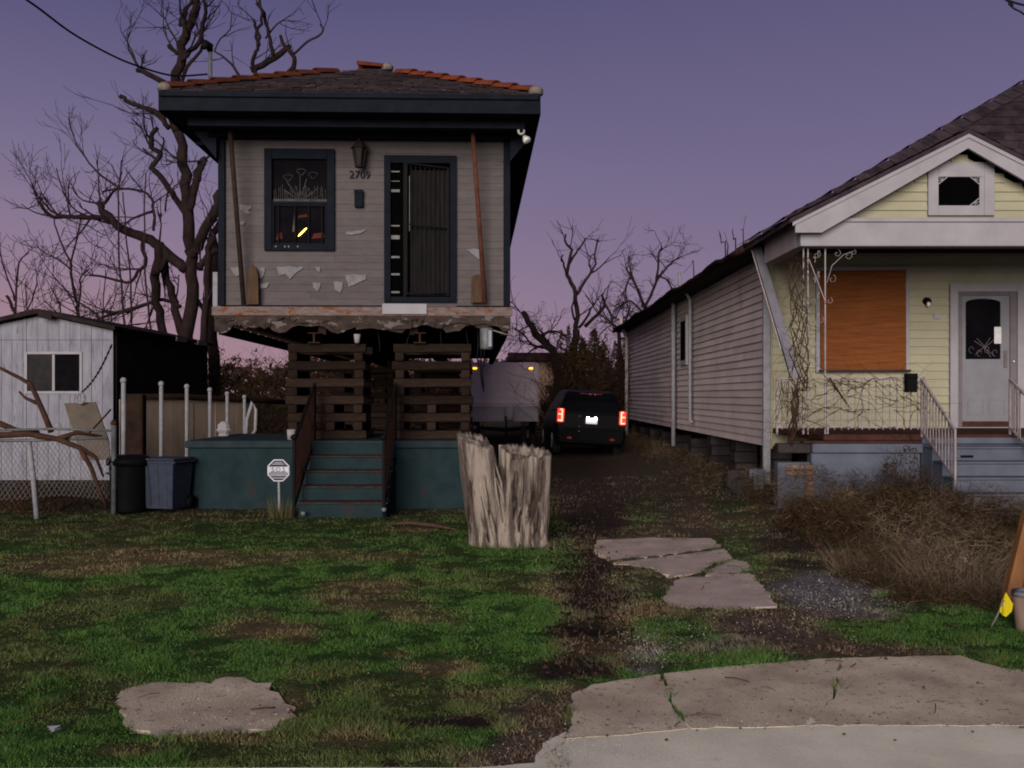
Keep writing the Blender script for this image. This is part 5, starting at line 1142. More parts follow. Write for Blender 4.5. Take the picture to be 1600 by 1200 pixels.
# weedy bush in front of the porch base
def bush(name, x, y, w, h, n, m, lab, r=.005, leaf=0, lm=None, z=None, yd=None, cat='bush'):
    z = float(gh(x, y)) if z is None else z
    t = thing(name, lab, cat, (x, y, z), 0, {'weed_bush': 'dry weed bushes around the yards', 'overgrown_shrub': 'dark shrubs behind the raised house', 'vine_thicket': 'vine thickets behind the car'}.get(name)); mb = MB()
    for k in range(n):
        a = random.uniform(0, 6.28); rr = w*.35*random.random(); p = Vector((x+math.cos(a)*rr, y+math.sin(a)*rr*(yd or 1), z))
        pts = wander(mb, p, (math.cos(a)*.5*w/h, math.sin(a)*.4, 1), h*random.uniform(.5,1.1), r*random.uniform(.6,1.3), h/9, .35, 4)
        for j in range(3):
            q = random.choice(pts[2:]); wander(mb, q, (random.uniform(-1,1), random.uniform(-.6,.6), .6), h*.35*random.random()+.05, r*.5, h/12, .5, 3)
    mb.build('stems', m, t)
    if leaf:
        n_ = leaf; a = RNG.uniform(0, 6.28, n_); rr = np.sqrt(RNG.uniform(0, 1, n_)); hh = RNG.uniform(0, 1, n_)
        B = np.stack([x+np.cos(a)*rr*w*.55*(1.1-hh*.6), y+np.sin(a)*rr*w*.5*(1.1-hh*.6)*(yd or 1), z+hh*h*(.55+.45*vnoise(x+np.cos(a)*rr*w, hh*h, 2.5, 5))], 1)
        s = RNG.uniform(.012, .035, n_)*max(1, h/1.6); d = RNG.normal(0, 1, (n_, 3)); d /= np.linalg.norm(d, axis=1)[:, None]; e = RNG.normal(0, 1, (n_, 3)); e /= np.linalg.norm(e, axis=1)[:, None]
        o = tri_mesh('leaves', B-np.array([x, y, z]), B+d*s[:, None]*1.8-np.array([x, y, z]), e*s[:, None]*.5, None, lm or M['brush_leaf'], None, kind=None); o.parent = t
    return t
bush('weed_bush', WX(1405,12.55), 12.5, .7, .78, 60, M['brush'], 'dark leafless weed bush against the blue grey porch base, left of the steps', .004, 500)
bush('weed_bush', WX(1200,12.8), 13.6, .35, .5, 22, M['brush_leaf'], 'small dry bush at the foot of the white corner pipe', .004, 60)
bush('weed_bush', WX(1370,11.6), 11.5, 1.2, .42, 70, M['brush'], 'low brown brushwood clump in the weeds below the porch railing', .004, 900)
bush('weed_bush', WX(1520,11.0), 10.9, 1.1, .45, 70, M['brush'], 'dark brown brush clump in the weeds below the porch steps', .004, 900)
bush('weed_bush', WX(1270,11.4), 11.4, .9, .36, 60, M['brush_leaf'], 'sparse olive brown clump at the left end of the weeds', .0035, 700)
bush('weed_bush', -6.6, 14.2, 1.5, .5, 80, M['brush_leaf'], 'dry brown bush behind the chain link fence, left of the black bin', .004, 1500)
bush('weed_bush', -8.2, 14.6, 1.6, .55, 80, M['brush_leaf'], 'dry brown bush behind the chain link fence at the far left', .004, 1500)
# rubble near the corner
for i, (x, y, z, sx, sy, sz, rz, lab) in enumerate(((1160,742,15.0,.30,.2,.2,.5,'tilted grey concrete block lying at the corner of the yellow house'), (1182,735,15.1,.22,.2,.3,-.2,'upright pale concrete block beside the white corner pipe'), (1150,722,15.9,.36,.25,.25,.15,'grey block half under the side wall near the corner'))):
    Xb = WX(x, z); o = thing('concrete_block', lab, 'block', (Xb, z, float(gh(Xb, z))), rz, local=True); MB().cham(-sx/2, sx/2, -sy/2, sy/2, -.03, sz, .015).build('block', M['pier'] if i != 1 else M['bluegrey'], o)
# ================================================================== SUV (local: origin under rear bumper centre, +y forward)
SV = thing('parked_suv', 'black sport utility vehicle parked on the driveway with red tail lights glowing', 'car', (WX(921,26.3), 26.3, 0), R(2.5), local=True)
SV.rotation_euler = (0, R(3.2), R(3.0)); SV.location.z = -.02
def sect(y, zb, zt, wb, wt, zs, ztop=None):
    return y, [(-wb,zb),(-wb*1.0,zs*.6),(-wb*.99,zs),(-wt,zt),(wt,zt),(wb*.99,zs),(wb*1.0,zs*.6),(wb,zb)]
def loft(mb, secs, closed=True):
    n = len(secs[0][1]); vs = []; fs = []
    for y, p in secs: vs += [(x, y, z) for x, z in p]
    for i in range(len(secs)-1):
        for k in range(n): fs.append((i*n+k, i*n+(k+1)%n, (i+1)*n+(k+1)%n, (i+1)*n+k))
    fs.append(tuple(range(n))); fs.append(tuple((len(secs)-1)*n+k for k in range(n))[::-1]); mb.add(vs, fs); return mb
def lower(y, zb, zt, w): return (y, [(-w*.94,zb),(-w,zb+.18),(-w,zt-.2),(-w*.97,zt-.04),(-w*.9,zt),(w*.9,zt),(w*.97,zt-.04),(w,zt-.2),(w,zb+.18),(w*.94,zb)])
mb = MB(); loft(mb, [lower(.02,.38,1.08,.86), lower(.12,.32,1.14,.92), lower(.6,.3,1.16,.93), lower(1.6,.28,1.15,.93), lower(3.0,.28,1.12,.93), lower(3.3,.3,1.1,.92), lower(4.2,.32,1.0,.90), lower(4.55,.38,.86,.82)]); mb.build('body', M['suv_paint'], SV)
def upper(y, zt, wb, wt): return (y, [(-wb,1.10),(-wb*.985,1.2),(-wt,zt-.06),(-wt*.9,zt),(wt*.9,zt),(wt,zt-.06),(wb*.985,1.2),(wb,1.10)])
mb = MB(); loft(mb, [upper(.1,1.16,.86,.84), upper(.22,1.45,.86,.75), upper(.42,1.70,.87,.68), upper(.9,1.76,.87,.68), upper(2.3,1.74,.87,.68), upper(2.75,1.62,.87,.70), upper(3.35,1.15,.86,.8)]); cab = mb.build('cabin', M['suv_paint'], SV)
MB().prism([(-.70,.138,1.2),(.70,.138,1.2),(.60,.335,1.58),(.54,.352,1.61),(-.54,.352,1.61),(-.60,.335,1.58)], (0,-.008,.004)).build('rear_window', M['glass'], SV)
for s in (-1, 1):
    for y0, y1 in ((.5,1.05),(1.12,1.95),(2.02,2.75)):
        w0, w1 = .872, .70; MB().prism([(s*w0, y0, 1.2), (s*w0, y1+(.25 if y1 > 2.5 else 0), 1.2), (s*w1, y1-(.1 if y1 > 2.5 else 0), 1.58), (s*w1, y0+.05, 1.58)], (s*.006,0,.002)).build('side_window', M['glass_side' if s < 0 else 'glass'], SV)
    m_ = MB(); m_.cham(s*.95 if s > 0 else s*1.13, s*1.13 if s > 0 else s*.95, 2.55, 2.67, 1.12, 1.30, .03); m_.build('wing_mirror', M['suv_trim'], SV)
    MB().tube([(s*.6, .5, 1.78), (s*.6, .6, 1.82), (s*.6, 2.2, 1.81), (s*.6, 2.3, 1.77)], .016, 6).build('roof_rail', M['suv_trim'], SV)
    for yy in (.85, 3.7):
        w = MB().tube([(s*.70, yy, .36), (s*.74, yy, .36), (s*.90, yy, .36), (s*.93, yy, .36)], [.33,.36,.36,.33], 24).build('wheel', M['rubber'], SV)
        mm = MB(); mm.tube([(s*.925, yy, .36), (s*.94, yy, .36)], [.22,.2], 20)
        for a in range(5): mm.bar((s*.94, yy, .36), (s*.935, yy+math.cos(a*1.257)*.2, .36+math.sin(a*1.257)*.2), .05, .02, (1,0,0))
        mm.build('rim', M['rim'], w)
    # tail lamp cluster: red lens with bright C-shaped element
    x0 = s*.845; ln = MB(); ln.cham(min(s*.72, s*.925), max(s*.72, s*.925), -.012, .14, .84, 1.27, .03); tl = ln.build('tail_light', M['red_lens'], SV)
    xi = s*.76; xo = s*.87
    mm = MB(); mm.box(min(xi-s*.03, xo+s*.03), max(xi-s*.03, xo+s*.03), -.016, -.0125, .90, 1.24); mm.build('lit_lens', M['tail'], tl)
    mm = MB(); y_ = -.022; v = xi+s*.02 if s > 0 else xi+s*.02
    mm.bar((v, y_, .92), (v, y_, 1.22), .034, .01, (0,1,0)); mm.bar((v, y_, .92), (xo+s*.01, y_, .94), .034, .01, (0,1,0)); mm.bar((v, y_, 1.09), (xo+s*.01, y_, 1.095), .034, .01, (0,1,0)); mm.bar((v, y_, 1.22), (xo-s*.03, y_, 1.215), .03, .01, (0,1,0))
    mm.build('lamp_element', M['tail_hot'], tl)
    MB().cham(min(s*.5,s*.62), max(s*.5,s*.62), -.055, -.042, .46, .52, .004).build('reflector', M['red_lens'], SV)
mb = MB(); loft(mb, [(-.04, [(-.80,.42),(-.86,.52),(-.84,.70),(.84,.70),(.86,.52),(.80,.42)]), (.1, [(-.90,.38),(-.94,.52),(-.93,.74),(.93,.74),(.94,.52),(.90,.38)])]); mb.build('rear_bumper', M['suv_trim'], SV)
mb = MB(); mb.cham(-.78, .78, -.005, .04, .74, 1.14, .02); tg = mb.build('tailgate', M['suv_paint'], SV)
pl_ = MB().cham(-.155, .155, -.02, -.008, .875, 1.03, .004).build('number_plate', M['plate'], tg)
MB().cham(-.2, .2, -.055, -.006, 1.05, 1.075, .004).build('plate_lamp_housing', M['suv_trim'], tg)
for x in (-.1, .1): MB().cham(x-.03, x+.03, -.05, -.03, 1.043, 1.0495, .002).build('plate_lamp', emit('plate_lamp', (1,.95,1), 40) if x < 0 else bpy.data.materials['plate_lamp'], tg)  # added glowing strips brighten the plate in place of its flash reflection
MB().bar((-.25,.30,1.28), (.1,.25,1.22), .015).build('wiper', M['suv_trim'], SV)
MB().cham(-.3,.3,.36,.40,1.655,1.675,.004).build('high_brake_light', M['red_lens'], SV)
for x in (-.02,.11): MB().lathe([(.012,0),(.016,.008),(.01,.018)], (x, .35, 1.64), 8).build('nozzle', M['bulb'], SV)
for z in (1.07, .80, .68): MB().lathe([(.008,0),(.012,.006),(.006,.014)], (-.32, -.05, z-.01), 8).build('badge', M['bulb'], SV)
# added light on the plate, in place of its flash reflection
ld = bpy.data.lights.new('plate_lamp_light', 'AREA'); ld.shape = 'RECTANGLE'; ld.size = .28; ld.size_y = .02; ld.energy = .35; ld.color = (.95,.93,1)
lo = bpy.data.objects.new('plate_lamp_light', ld); col.objects.link(lo); lo.parent = SV; lo.location = (0, -.055, 1.045); lo.rotation_euler = (R(22), 0, 0)
# ================================================================== TRAVEL TRAILER
TY = 33.0; tx0, tx1 = WX(731,TY), WX(842,TY); tcx = (tx0+tx1)/2; tw = (tx1-tx0)/2
T = thing('travel_trailer', 'white box travel trailer parked behind the raised house with two amber marker lights', 'trailer', (tcx, TY, 0))
ztp = WZ(566, TY); zbt = WZ(659, TY); zmid = WZ(634, TY)
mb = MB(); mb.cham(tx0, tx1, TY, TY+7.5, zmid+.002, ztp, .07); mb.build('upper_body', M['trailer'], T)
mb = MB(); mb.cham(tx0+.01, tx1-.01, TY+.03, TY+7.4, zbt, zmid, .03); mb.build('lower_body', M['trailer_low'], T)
MB().box(tx0+.02, tx1-.02, TY-.012, TY+.02, zmid-.015, zmid+.025).build('trim_strip', M['trailer'], T)
for k in range(4): z = zmid+.25+k*.26; MB().box(tx0+.08, tx1-.08, TY-.006, TY+.01, z, z+.008).build('skin_seam', M['trailer_low'], T)
for px_ in (742, 829.5): q = W(px_, 575.5, TY); MB().cham(q.x-.065, q.x+.065, TY-.035, TY, q.z-.028, q.z+.028, .01).build('marker_light', M['amber'], T)
for px_, py_ in ((751,631),(740,652),(745,653),(787,634)): q = W(px_, py_, TY); MB().lathe([(.012,0),(.022,.01),(.012,.03)], (q.x, TY-.03, q.z), 8).build('rivet_cap', M['bulb'], T)
q0 = W(789,656,TY-.6); q1 = W(803,636,TY-.6); mb = MB(); mb.lathe([(.12,0),(.155,.05),(.155,.34),(.10,.42),(.05,.44)], ((q0.x+q1.x)/2, TY-.6, q0.z), 14); mb.build('gas_bottle', M['white_paint'], T)
mb = MB(); mb.bar((tcx-.9, TY, .55), (tcx+.1, TY-1.4, .52), .1, .12); mb.bar((tcx+.9, TY, .55), (tcx+.12, TY-1.4, .52), .1, .12); mb.bar((tcx+.1, TY-1.3, .52), (tcx+.1, TY-1.6, .55), .1); mb.bar((tcx+.1, TY-1.3, .0), (tcx+.1, TY-1.3, .95), .05); mb.build('tow_frame', M['iron'], T)
mb = MB(); mb.cham(tcx-.98, tcx-.35, TY-.12, TY-.0, .52, .60, .01); mb.build('bumper', M['chrome'], T)
for s in (-1, 1):
    for yy in (3.2, 4.1): MB().tube([(tcx+s*(tw-.25), TY+yy, .33), (tcx+s*(tw-.02), TY+yy, .33)], .33, 18).build('wheel', M['rubber'], T)
for x, y, r in ((WX(818,TY-.6), TY-.7, .30), (WX(832,TY), TY-.4, .2)): tag(MB().tube([(x-.1, y, r-.02), (x+.1, y, r-.02)], r, 18).build('loose_tyre', M['rubber'], off=(0,0,0)), ('large' if r > .25 else 'small')+' loose tyre standing before the white trailer', 'tyre')
# ---- far house
Hf = thing('far_house', 'small salmon walled house with a flat brown roof behind the trailer and brush', 'house', (1.6, 38, 0))
MB().cham(.35, 3.0, 38, 44, 0, 2.95, .02).build('wall', M['salmon'], Hf); MB().cham(WX(793,37.5), 3.1, 37.4, 45, WZ(564,37.5), WZ(551,37.5), .02).build('roof', M['far_roof'], Hf)
f_ = MB().cham(2.0, 2.9, 37.96, 38.02, 1.2, 2.1, .01).build('window', M['white_paint'], Hf); MB().box(2.08, 2.82, 37.95, 37.958, 1.28, 2.02).build('pane', M['glass'], f_)
# ================================================================== TREES
def twigs(mb, p, d, L, r, lev, spread=.6, up=.15, n=3, kids=(2,4), minr=.004, curl=.35):
    k = max(3, int(5)); pts = [Vector(p)]; d = Vector(d).normalized()
    for i in range(k):
        d = (d+Vector((random.gauss(0, curl), random.gauss(0, curl), random.gauss(0, curl)+up))*.35).normalized(); pts.append(pts[-1]+d*L/k)
    mb.tube(pts, [max(minr, r*(1-.6*i/k)) for i in range(k+1)], n if lev < 2 else 5, cap=False)
    if lev > 0:
        for j in range(random.randint(*kids)):
            i = random.randint(1, k); q = pts[i]; dd = (d+Vector((random.gauss(0, spread), random.gauss(0, spread), random.gauss(0, spread)*.8))).normalized()
            twigs(mb, q, dd, L*random.uniform(.5,.8), r*.55, lev-1, spread, up, n, kids, minr, curl)
def px_tree(name, Y, base, limbs, lab, m=None, tw=(0, .5, .01, 1), wob=.35, n=8, minr=.006, cat='tree', twm=None, seed=1, up=.15, zb=0):
    """limbs: (r0px, r1px, [(x,y)...], twig count). pixel measurements turned into positions at the tree's own depth, each limb wandering in depth"""
    random.seed(seed); X0 = WX(base, Y); t = thing(name, lab, cat, (X0, Y, zb), 0, {'bare_tree': 'bare trees behind the houses', 'bare_sapling': 'thin bare saplings behind the houses'}.get(name)); tr = MB(); cr = MB(); s = Y/F
    rng = random.Random(seed); anchors = []
    for li, (r0, r1, pts, ntw) in enumerate(limbs):
        # start depth: nearest earlier anchor
        p0 = pts[0]; dy = 0
        if anchors: dy = min(anchors, key=lambda a: (a[0]-p0[0])**2+(a[1]-p0[1])**2)[2]
        drift = rng.uniform(-wob, wob)*2; P = []; k = len(pts)
        # subdivide
        for i, (x, y) in enumerate(pts):
            yy = dy+drift*(i/(k-1))*min(1.5, k/4); P.append(W(x, y, Y+yy)); anchors.append((x, y, yy))
        Q = [];
        for i in range(k-1):
            a = P[max(0,i-1)]; b = P[i]; c = P[i+1]; d = P[min(k-1,i+2)]
            for j in range(3):
                u = j/3; Q.append(.5*((2*b)+(c-a)*u+(2*a-5*b+4*c-d)*u*u+(3*b-a-3*c+d)*u**3)+Vector((rng.gauss(0,1), rng.gauss(0,1), 0))*s*min(r0,r1+1)*.25)
        Q.append(P[-1]); m_ = len(Q); rad = [max(minr, s*.84*(r0+(r1-r0)*(i/(m_-1)))*(1+.035*rng.uniform(-1,1))) for i in range(m_)]
        if r0 > 3: tr.tube(Q, rad, n)
        else: cr.tube(Q, rad, 5)
        for j in range(ntw):
            i = rng.randint(m_//4, m_-1); d = (Q[i]-Q[i-1]).normalized()+Vector((rng.gauss(0,.7), rng.gauss(0,.6), rng.gauss(0,.6)+.2))
            twigs(cr, Q[i], d, tw[1]*rng.uniform(.6,1.3), max(tw[2], min(.55*rad[i], .03)), tw[3], up=up, minr=minr)
    if tr.v: tr.build('trunk', m or M['bark'], t)
    if cr.v: cr.build('branches', twm or M['twig'], t)
    return t
px_tree('bare_tree', 25.0, 292, [
 (13,11,[(292,700),(292,600),(290,545),(296,480),(298,430),(296,390)],0),
 (11,9,[(296,390),(294,330),(290,290),(284,240),(277,205)],1),
 (10,7,[(277,205),(272,170),(274,130),(282,85),(292,45),(304,20),(308,-10)],5),
 (5,3,[(283,95),(298,80),(315,62),(316,45),(322,20),(318,0)],3),(5,3,[(292,60),(288,40),(290,20),(300,0)],2),
 (4,2,[(280,140),(292,105),(310,85),(318,70),(314,60)],2),(4,3,[(278,85),(268,76),(262,70)],1),(3.5,2,[(283,40),(280,35),(285,20),(290,12)],1),
 (6,4,[(268,140),(250,125),(222,112),(216,110)],1),(3,1.2,[(222,112),(208,90),(200,70),(201,52)],3),
 (5,4,[(262,200),(250,178),(225,168),(200,160),(188,150)],1),(3,2,[(258,192),(240,178),(228,172)],2),
 (6,4,[(290,335),(272,308),(262,290),(250,275),(236,262),(246,250),(250,238),(236,230),(238,215),(246,200)],3),(3,2,[(246,250),(232,240),(223,232)],1),(2.5,1.5,[(250,238),(256,225),(255,215)],1),
 (10,8,[(296,400),(310,385),(322,360),(336,330),(345,300)],2),(6,4,[(300,300),(312,270),(320,250)],1),
 (8,6,[(296,330),(304,290),(312,262),(322,248)],1),
 (11,6,[(292,420),(275,408),(250,385),(225,370),(200,362),(180,350),(165,330),(152,315)],6),
 (5,3,[(180,350),(160,340),(130,340),(100,338),(80,338),(60,315)],6),(3,2,[(240,360),(240,330),(237,312),(225,300),(200,295),(175,296),(160,300)],5),
 (6,4,[(262,395),(250,420),(243,430),(240,425)],1),(4,2,[(225,370),(222,390),(228,410),(215,425),(205,440),(190,440),(160,432),(140,430)],8),
 (9,7,[(252,380),(245,420),(244,460),(252,500),(262,540),(266,600)],2),(8,7,[(292,545),(278,500),(270,460),(262,430),(256,400)],2),
 (7,6,[(318,560),(322,500),(326,440),(324,400),(335,370)],2),(7,5,[(310,420),(325,400),(340,390)],1),(4,2.5,[(282,480),(255,468),(230,475),(190,488),(160,485)],8),
 (3,1.5,[(245,470),(210,480),(170,492),(140,505),(120,510)],8),(3,1.5,[(240,330),(210,340),(195,350)],4),
 (2.5,1,[(190,296),(160,275),(140,255),(120,225),(108,190)],4),(2,1,[(172,350),(120,330),(100,300),(88,262)],4),(2,1,[(258,330),(262,300),(270,280)],3),
 (2.5,1.2,[(100,338),(80,330),(65,312),(57,305)],5)],
 'tall bare tree with crooked dark limbs rising between the shed and the raised house', tw=(0,.85,.012,2), seed=5, minr=.0052)
px_tree('bare_tree', 27.5, 330, [(11,9,[(332,700),(333,560),(332,480),(335,420),(330,370)],0),(7,4,[(330,370),(345,350),(360,340)],1),(6,3,[(332,500),(315,480),(305,465)],2)],
 'second bare trunk half hidden behind the left corner of the raised house', seed=8, tw=(0,.8,.02,1))
px_tree('bare_tree', 29.0, 420, [(9,6,[(400,300),(420,160),(418,120)],0),(6,5,[(392,110),(420,96),(445,78),(450,72)],1),(5,3,[(450,115),(460,100),(458,85),(444,70),(438,55)],1),(4,2.5,[(428,92),(424,70),(418,45),(412,20),(400,5)],2),
 (4,2.5,[(400,118),(395,100),(398,85),(405,72),(402,50),(396,30)],2),(3.5,2,[(405,72),(400,50),(410,30),(405,0),(420,-10)],2),(2.5,1.5,[(458,85),(480,65),(500,55),(505,45),(500,38)],2),(3,1.5,[(378,128),(365,105),(350,90),(335,80)],2),(1.6,1,[(335,80),(345,60),(360,45),(362,20)],4),(2,1.2,[(415,60),(430,40),(445,30)],3)],
 'bare tree top showing above the left roof slope of the raised house', seed=9, tw=(0,.9,.016,1), wob=.2)
def sapling(name, Y, x, pts_list, lab, seed):
    px_tree(name, Y, x, [(r0, r1, p, n) for r0, r1, p, n in pts_list], lab, tw=(0,.8,.012,1), seed=seed, twm=M['twig'], minr=.007, wob=.15)
sapling('bare_sapling', 24, 205, [(2.6,1.4,[(205,620),(200,560),(193,490),(187,420),(185,330),(190,250)],3),(2.2,1.2,[(206,560),(205,490),(203,420),(196,360),(192,300)],2)], 'thin straight sapling pair rising over the shed roof right of centre', 31)
sapling('bare_sapling', 24.5, 245, [(2.4,1.2,[(250,620),(238,520),(230,470),(226,400),(225,330),(228,270)],3)], 'thin straight sapling beside the big tree trunk', 32)
sapling('bare_sapling', 26, 122, [(3.4,2,[(128,620),(122,495),(120,470),(112,440),(111,410)],2),(2,1,[(111,410),(98,385),(86,350),(85,338)],2),(2,1,[(111,410),(118,380),(125,350),(130,335)],3),(2.4,1.3,[(123,480),(126,450),(125,435),(140,420)],4),(1.8,.9,[(110,420),(90,405),(70,395),(58,385)],5)], 'slender forked sapling above the shed roof apex', 33)
sapling('bare_sapling', 30, 22, [(4,2.5,[(26,640),(24,510),(20,480),(10,462)],0),(2.4,1.2,[(24,500),(26,450),(30,410),(45,395)],6),(2,1,[(24,470),(10,430),(2,400)],5),(2,1,[(28,500),(45,480),(55,450),(58,430)],6)], 'small bare tree at the far left behind the shed', 34)
sapling('bare_sapling', 28, 160, [(2.5,1.2,[(160,640),(158,520),(150,490),(120,470),(82,430)],8),(2.4,1.2,[(150,640),(170,520),(190,510),(230,505)],8),(2,1,[(150,640),(140,520),(100,500),(70,470)],8),(1.8,.9,[(200,600),(165,520),(162,470),(165,420)],6)], 'low twiggy sapling cluster behind the shed roof', 35)
sapling('bare_sapling', 33, 70, [(2.2,1,[(60,640),(50,500),(42,480),(40,440)],7),(2.2,1,[(90,640),(95,500),(90,470),(80,450)],7)], 'faint distant sapling between the shed apex and the forked sapling', 36)
# brush mass under and beyond the raised house
def thicket(name, x, y, w, h, n, leaf, lab, seed, m=None, cat='shrub', r=.012):
    random.seed(seed); return bush(name, x, y, w, h, n, m or M['brush'], lab, r, leaf, M['brush_leaf'], z=0, yd=.7, cat=cat)
thicket('overgrown_shrub', WX(360,26), 26, 3.0, 3.0, 70, 5000, 'dark overgrown shrub between the shed and the raised house', 41)
thicket('overgrown_shrub', WX(430,33), 33, 3.6, 3.1, 80, 6000, 'dark overgrown shrub seen under the left of the raised house', 42)
thicket('overgrown_shrub', WX(540,38), 38, 5.0, 4.6, 110, 14000, 'dark overgrown shrub seen between the two front crib towers', 43)
thicket('overgrown_shrub', WX(650,42), 42, 5.0, 4.9, 110, 14000, 'dark overgrown shrub deep behind the right crib tower', 44)
thicket('overgrown_shrub', WX(300,30), 30, 3.4, 2.7, 60, 5000, 'dark overgrown shrub behind the shed roof end', 45)
# vine covered tree between the trailer and the yellow house
px_tree('vine_tree', 35.0, 905, [(10,7,[(905,705),(905,620),(902,560),(900,515)],0),(5,3.5,[(902,520),(900,480),(896,450),(886,430)],1),(3.5,1.6,[(886,430),(890,405),(893,390),(884,380),(884,366)],2),(2.6,1.4,[(890,412),(900,395),(908,385),(914,372)],2),
 (2.2,1.2,[(886,428),(880,410),(877,405),(880,398)],1),(3,1.6,[(902,460),(912,442),(922,428),(930,412),(930,395),(934,374)],3),(1.8,1,[(922,428),(938,418),(952,402)],2),(1.6,1,[(928,425),(920,415),(924,400),(931,396)],1),(2.4,1.2,[(897,500),(894,480),(900,462)],1),
 (3.5,2,[(915,510),(935,490),(945,475),(940,460)],3),(2.6,1.4,[(945,475),(955,495),(960,520)],2),(3,1.4,[(905,512),(920,490),(924,480)],3)],
 'vine smothered tree with one tall bare leader between the trailer and yellow house', seed=51, tw=(0,.9,.014,1), zb=0)
thicket('vine_thicket', WX(908,34), 34, 2.9, 4.1, 190, 20000, 'tall dark vine thicket behind the black vehicle', 52, r=.014)
thicket('vine_thicket', WX(958,36.5), 36.5, 2.6, 3.7, 150, 14000, 'dense dark thicket against the far end of the yellow house side wall', 53, r=.014)
px_tree('broken_tree', 36.0, 862, [(9,5,[(885,640),(868,560),(850,535),(834,515),(822,498),(818,488)],3),(3,1.5,[(845,525),(860,518),(875,520),(890,530)],6),(2.5,1.2,[(860,545),(835,540),(815,520),(805,515)],8),(2.5,1.2,[(870,560),(855,535),(840,510)],6),(2.5,1.2,[(868,556),(850,540),(830,548),(822,555)],6)],
 'broken leaning dead tree above the flat brown roof', seed=54, tw=(0,1.0,.014,2), up=-.1)
px_tree('bare_tree', 40.0, 1010, [(6,4,[(1010,640),(1010,500),(1005,475)],0),(3,1.5,[(1005,475),(995,450),(985,430),(978,420)],6),(3,1.5,[(1008,480),(1018,460),(1025,440),(1028,420),(1030,395),(1034,385)],6),(2.5,1.2,[(1025,440),(1040,420),(1050,410),(1062,402)],8),(2.2,1,[(1005,490),(985,470),(970,480),(962,500)],10),(2,1,[(1028,430),(1045,440),(1050,460),(1048,480)],10),(1.8,1,[(985,430),(978,450),(980,480)],8)],
 'bare twiggy tree showing above the side roof of the yellow house', seed=55, tw=(0,.7,.010,2), up=.0)
px_tree('bare_tree', 43.0, 965, [(5,3,[(970,660),(968,540),(962,510)],0),(2.6,1.3,[(962,510),(950,500),(935,490)],8),(2.5,1.2,[(968,520),(978,500),(985,480)],10),(2.5,1.2,[(970,530),(990,520),(1005,500)],10)],
 'low bare tree between the vine tree and the side roof of the yellow house', seed=56, tw=(0,.8,.011,2), up=.05)
px_tree('bare_sapling', 33.0, 1130, [(1.7,.8,[(1135,640),(1134,400),(1128,380),(1125,364)],1),(1.6,.8,[(1136,400),(1137,385),(1135,375)],1),(1.7,.8,[(1150,640),(1150,395),(1146,375),(1145,358)],1),(1.5,.7,[(1165,640),(1162,385),(1158,360)],1),(1.5,.7,[(1085,640),(1084,430),(1082,408)],1)],
 'few thin straight twigs poking up over the front eave of the yellow house', seed=57, tw=(0,.4,.01,0), minr=.008, wob=.05)
# distant line of trees closing the horizon
random.seed(60); n = 26000; a = RNG.uniform(-1.25, 1.25, n); Rr = RNG.uniform(95, 120, n); X = np.sin(a)*Rr; Y = np.cos(a)*Rr; hh = RNG.uniform(0, 1, n)*(2.5+4*fbm(X, Y, .06, 2, 3))
d = RNG.normal(0, 1, (n, 3)); e = RNG.normal(0, 1, (n, 3)); B = np.stack([X, Y, hh], 1); tri_mesh('distant_trees', B, B+d*.45, e*.3, None, M['brush'], 'dark distant line of trees on the horizon')
# ================================================================== wires and right foreground
q = H.matrix_world if False else None
hm = Matrix.Translation(H.location) @ Matrix.Rotation(R(2), 4, 'Z')
end = hm @ (m1+Vector((-.03,-.08,-.42)))
def wire_px(pts, r, lab, name='power_line'):
    Q = []
    for i in range(len(pts)-1):
        a = pts[max(0,i-1)]; b = pts[i]; c = pts[i+1]; d = pts[min(len(pts)-1,i+2)]
        for j in range(6): u = j/6; Q.append(.5*((2*b)+(c-a)*u+(2*a-5*b+4*c-d)*u*u+(3*b-a-3*c+d)*u**3))
    Q.append(pts[-1]); return tag(MB().tube(Q, r, 6).build(name, M['wire'], off=(0,0,0)), lab, 'cable')
wire_px([W(-60,-60,12), W(42,0,13), W(110,50,14), W(170,84,15), W(215,103,15.8), W(270,118,17), W(end.x*F/end.y+800, HZ-(end.z-EYE)*F/end.y, end.y)], .016, 'black power cable dropping from the top left to the mast on the roof')
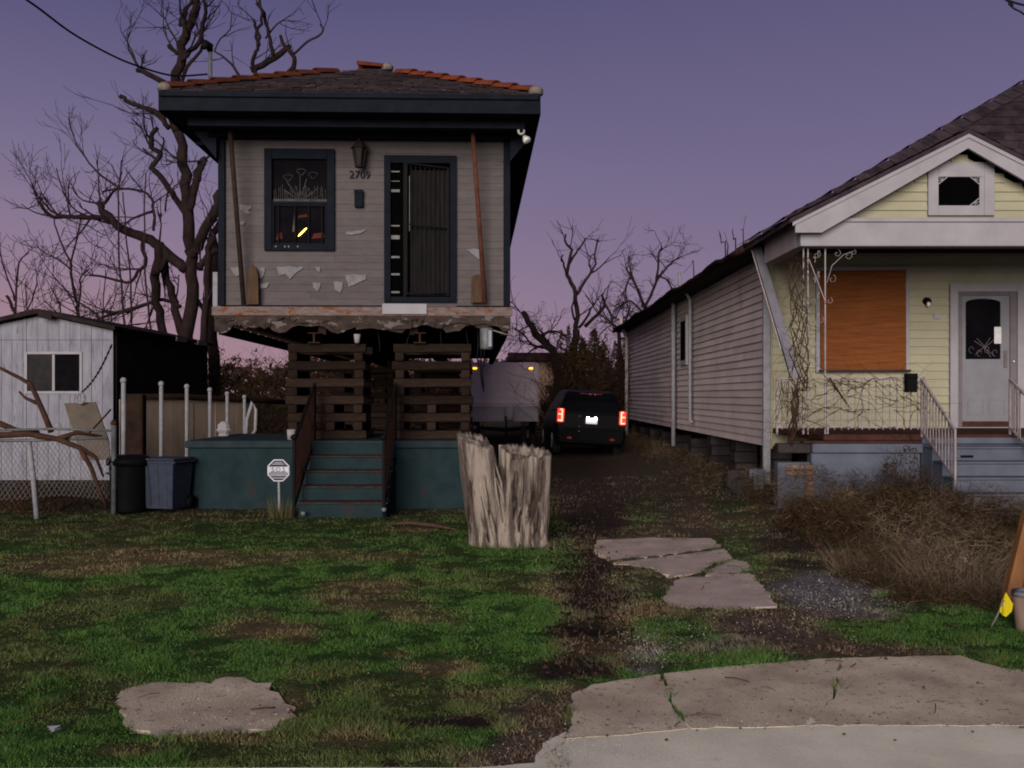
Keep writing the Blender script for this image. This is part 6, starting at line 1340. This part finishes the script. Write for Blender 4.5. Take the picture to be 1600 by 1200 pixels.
wire_px([W(900,-500,8.4), W(1300,-180,8.7), W(1560,-8,9), W(1576,6,9), W(1592,17,9), W(1640,30,9), W(1900,60,9.5), W(2600,40,11), W(4200,-300,14)], .008, 'thin black cable loop in the top right corner')
wire_px([W(900,-540,8.5), W(1300,-200,8.8), W(1545,-20,9.1), W(1575,0,9.1), W(1600,8,9.1), W(1650,18,9.1), W(1900,44,9.6), W(2600,20,11), W(4200,-340,14)], .010, 'thicker black cable crossing the very top right corner')
# utility pole guy with yellow guard and leaning post
py_ = 7.4
lp = thing('leaning_post', 'leaning brown wooden post at the right edge of the photo', 'post', (WX(1580,py_), py_, 0))
MB().bar(W(1578,935,py_), W(1645,660,py_), .10, .07, (0,1,0)).build('post', M['post_wood'], lp)
up = thing('cut_pole', 'pale round wooden pole with a metal band at the right edge', 'pole', (WX(1606,6.9), 6.9, 0))
MB().tube([(WX(1609,6.9), 6.9, -.1), (WX(1604,6.9), 6.9, WZ(930,6.9))], [.085,.09], 20).build('pole', M['pole_wood'], up)
MB().tube([(WX(1604,6.9), 6.9, WZ(931,6.9)), (WX(1604,6.9), 6.9, WZ(923,6.9))], .096, 20).build('band', M['alu'], up)
MB().tube([W(1583,924,6.9), W(1604,921,6.8), W(1640,918,6.8)], .015, 8).build('band_strap', M['alu'], up)
mk = thing('marker_flag', 'small yellow plastic marker flag on a wire stake beside the pale pole', 'flag', (WX(1551,6.9), 6.9, 0))
MB().prism([W(x, y, 6.85) for x, y in ((1572,926),(1577,934),(1583,944),(1581,955),(1572,964),(1566,961),(1562,955),(1566,940))], (0,.012,.0)).build('flag', M['yellow_plastic'], mk)
MB().tube([W(1549,979,6.9), W(1558,962,6.88), W(1569,938,6.84)], .007, 6).build('wire_stake', M['chrome'], mk)
MB().tube([W(1571,930,6.843), W(1567,960,6.843)], .008, 6).build('flag_fold', M['yellow_plastic'], mk)
scene.render.resolution_x = 1024; scene.render.resolution_y = 768
scene.render.engine = 'CYCLES'; scene.cycles.pixel_filter_type = 'BLACKMAN_HARRIS'; scene.cycles.filter_width = 1.9
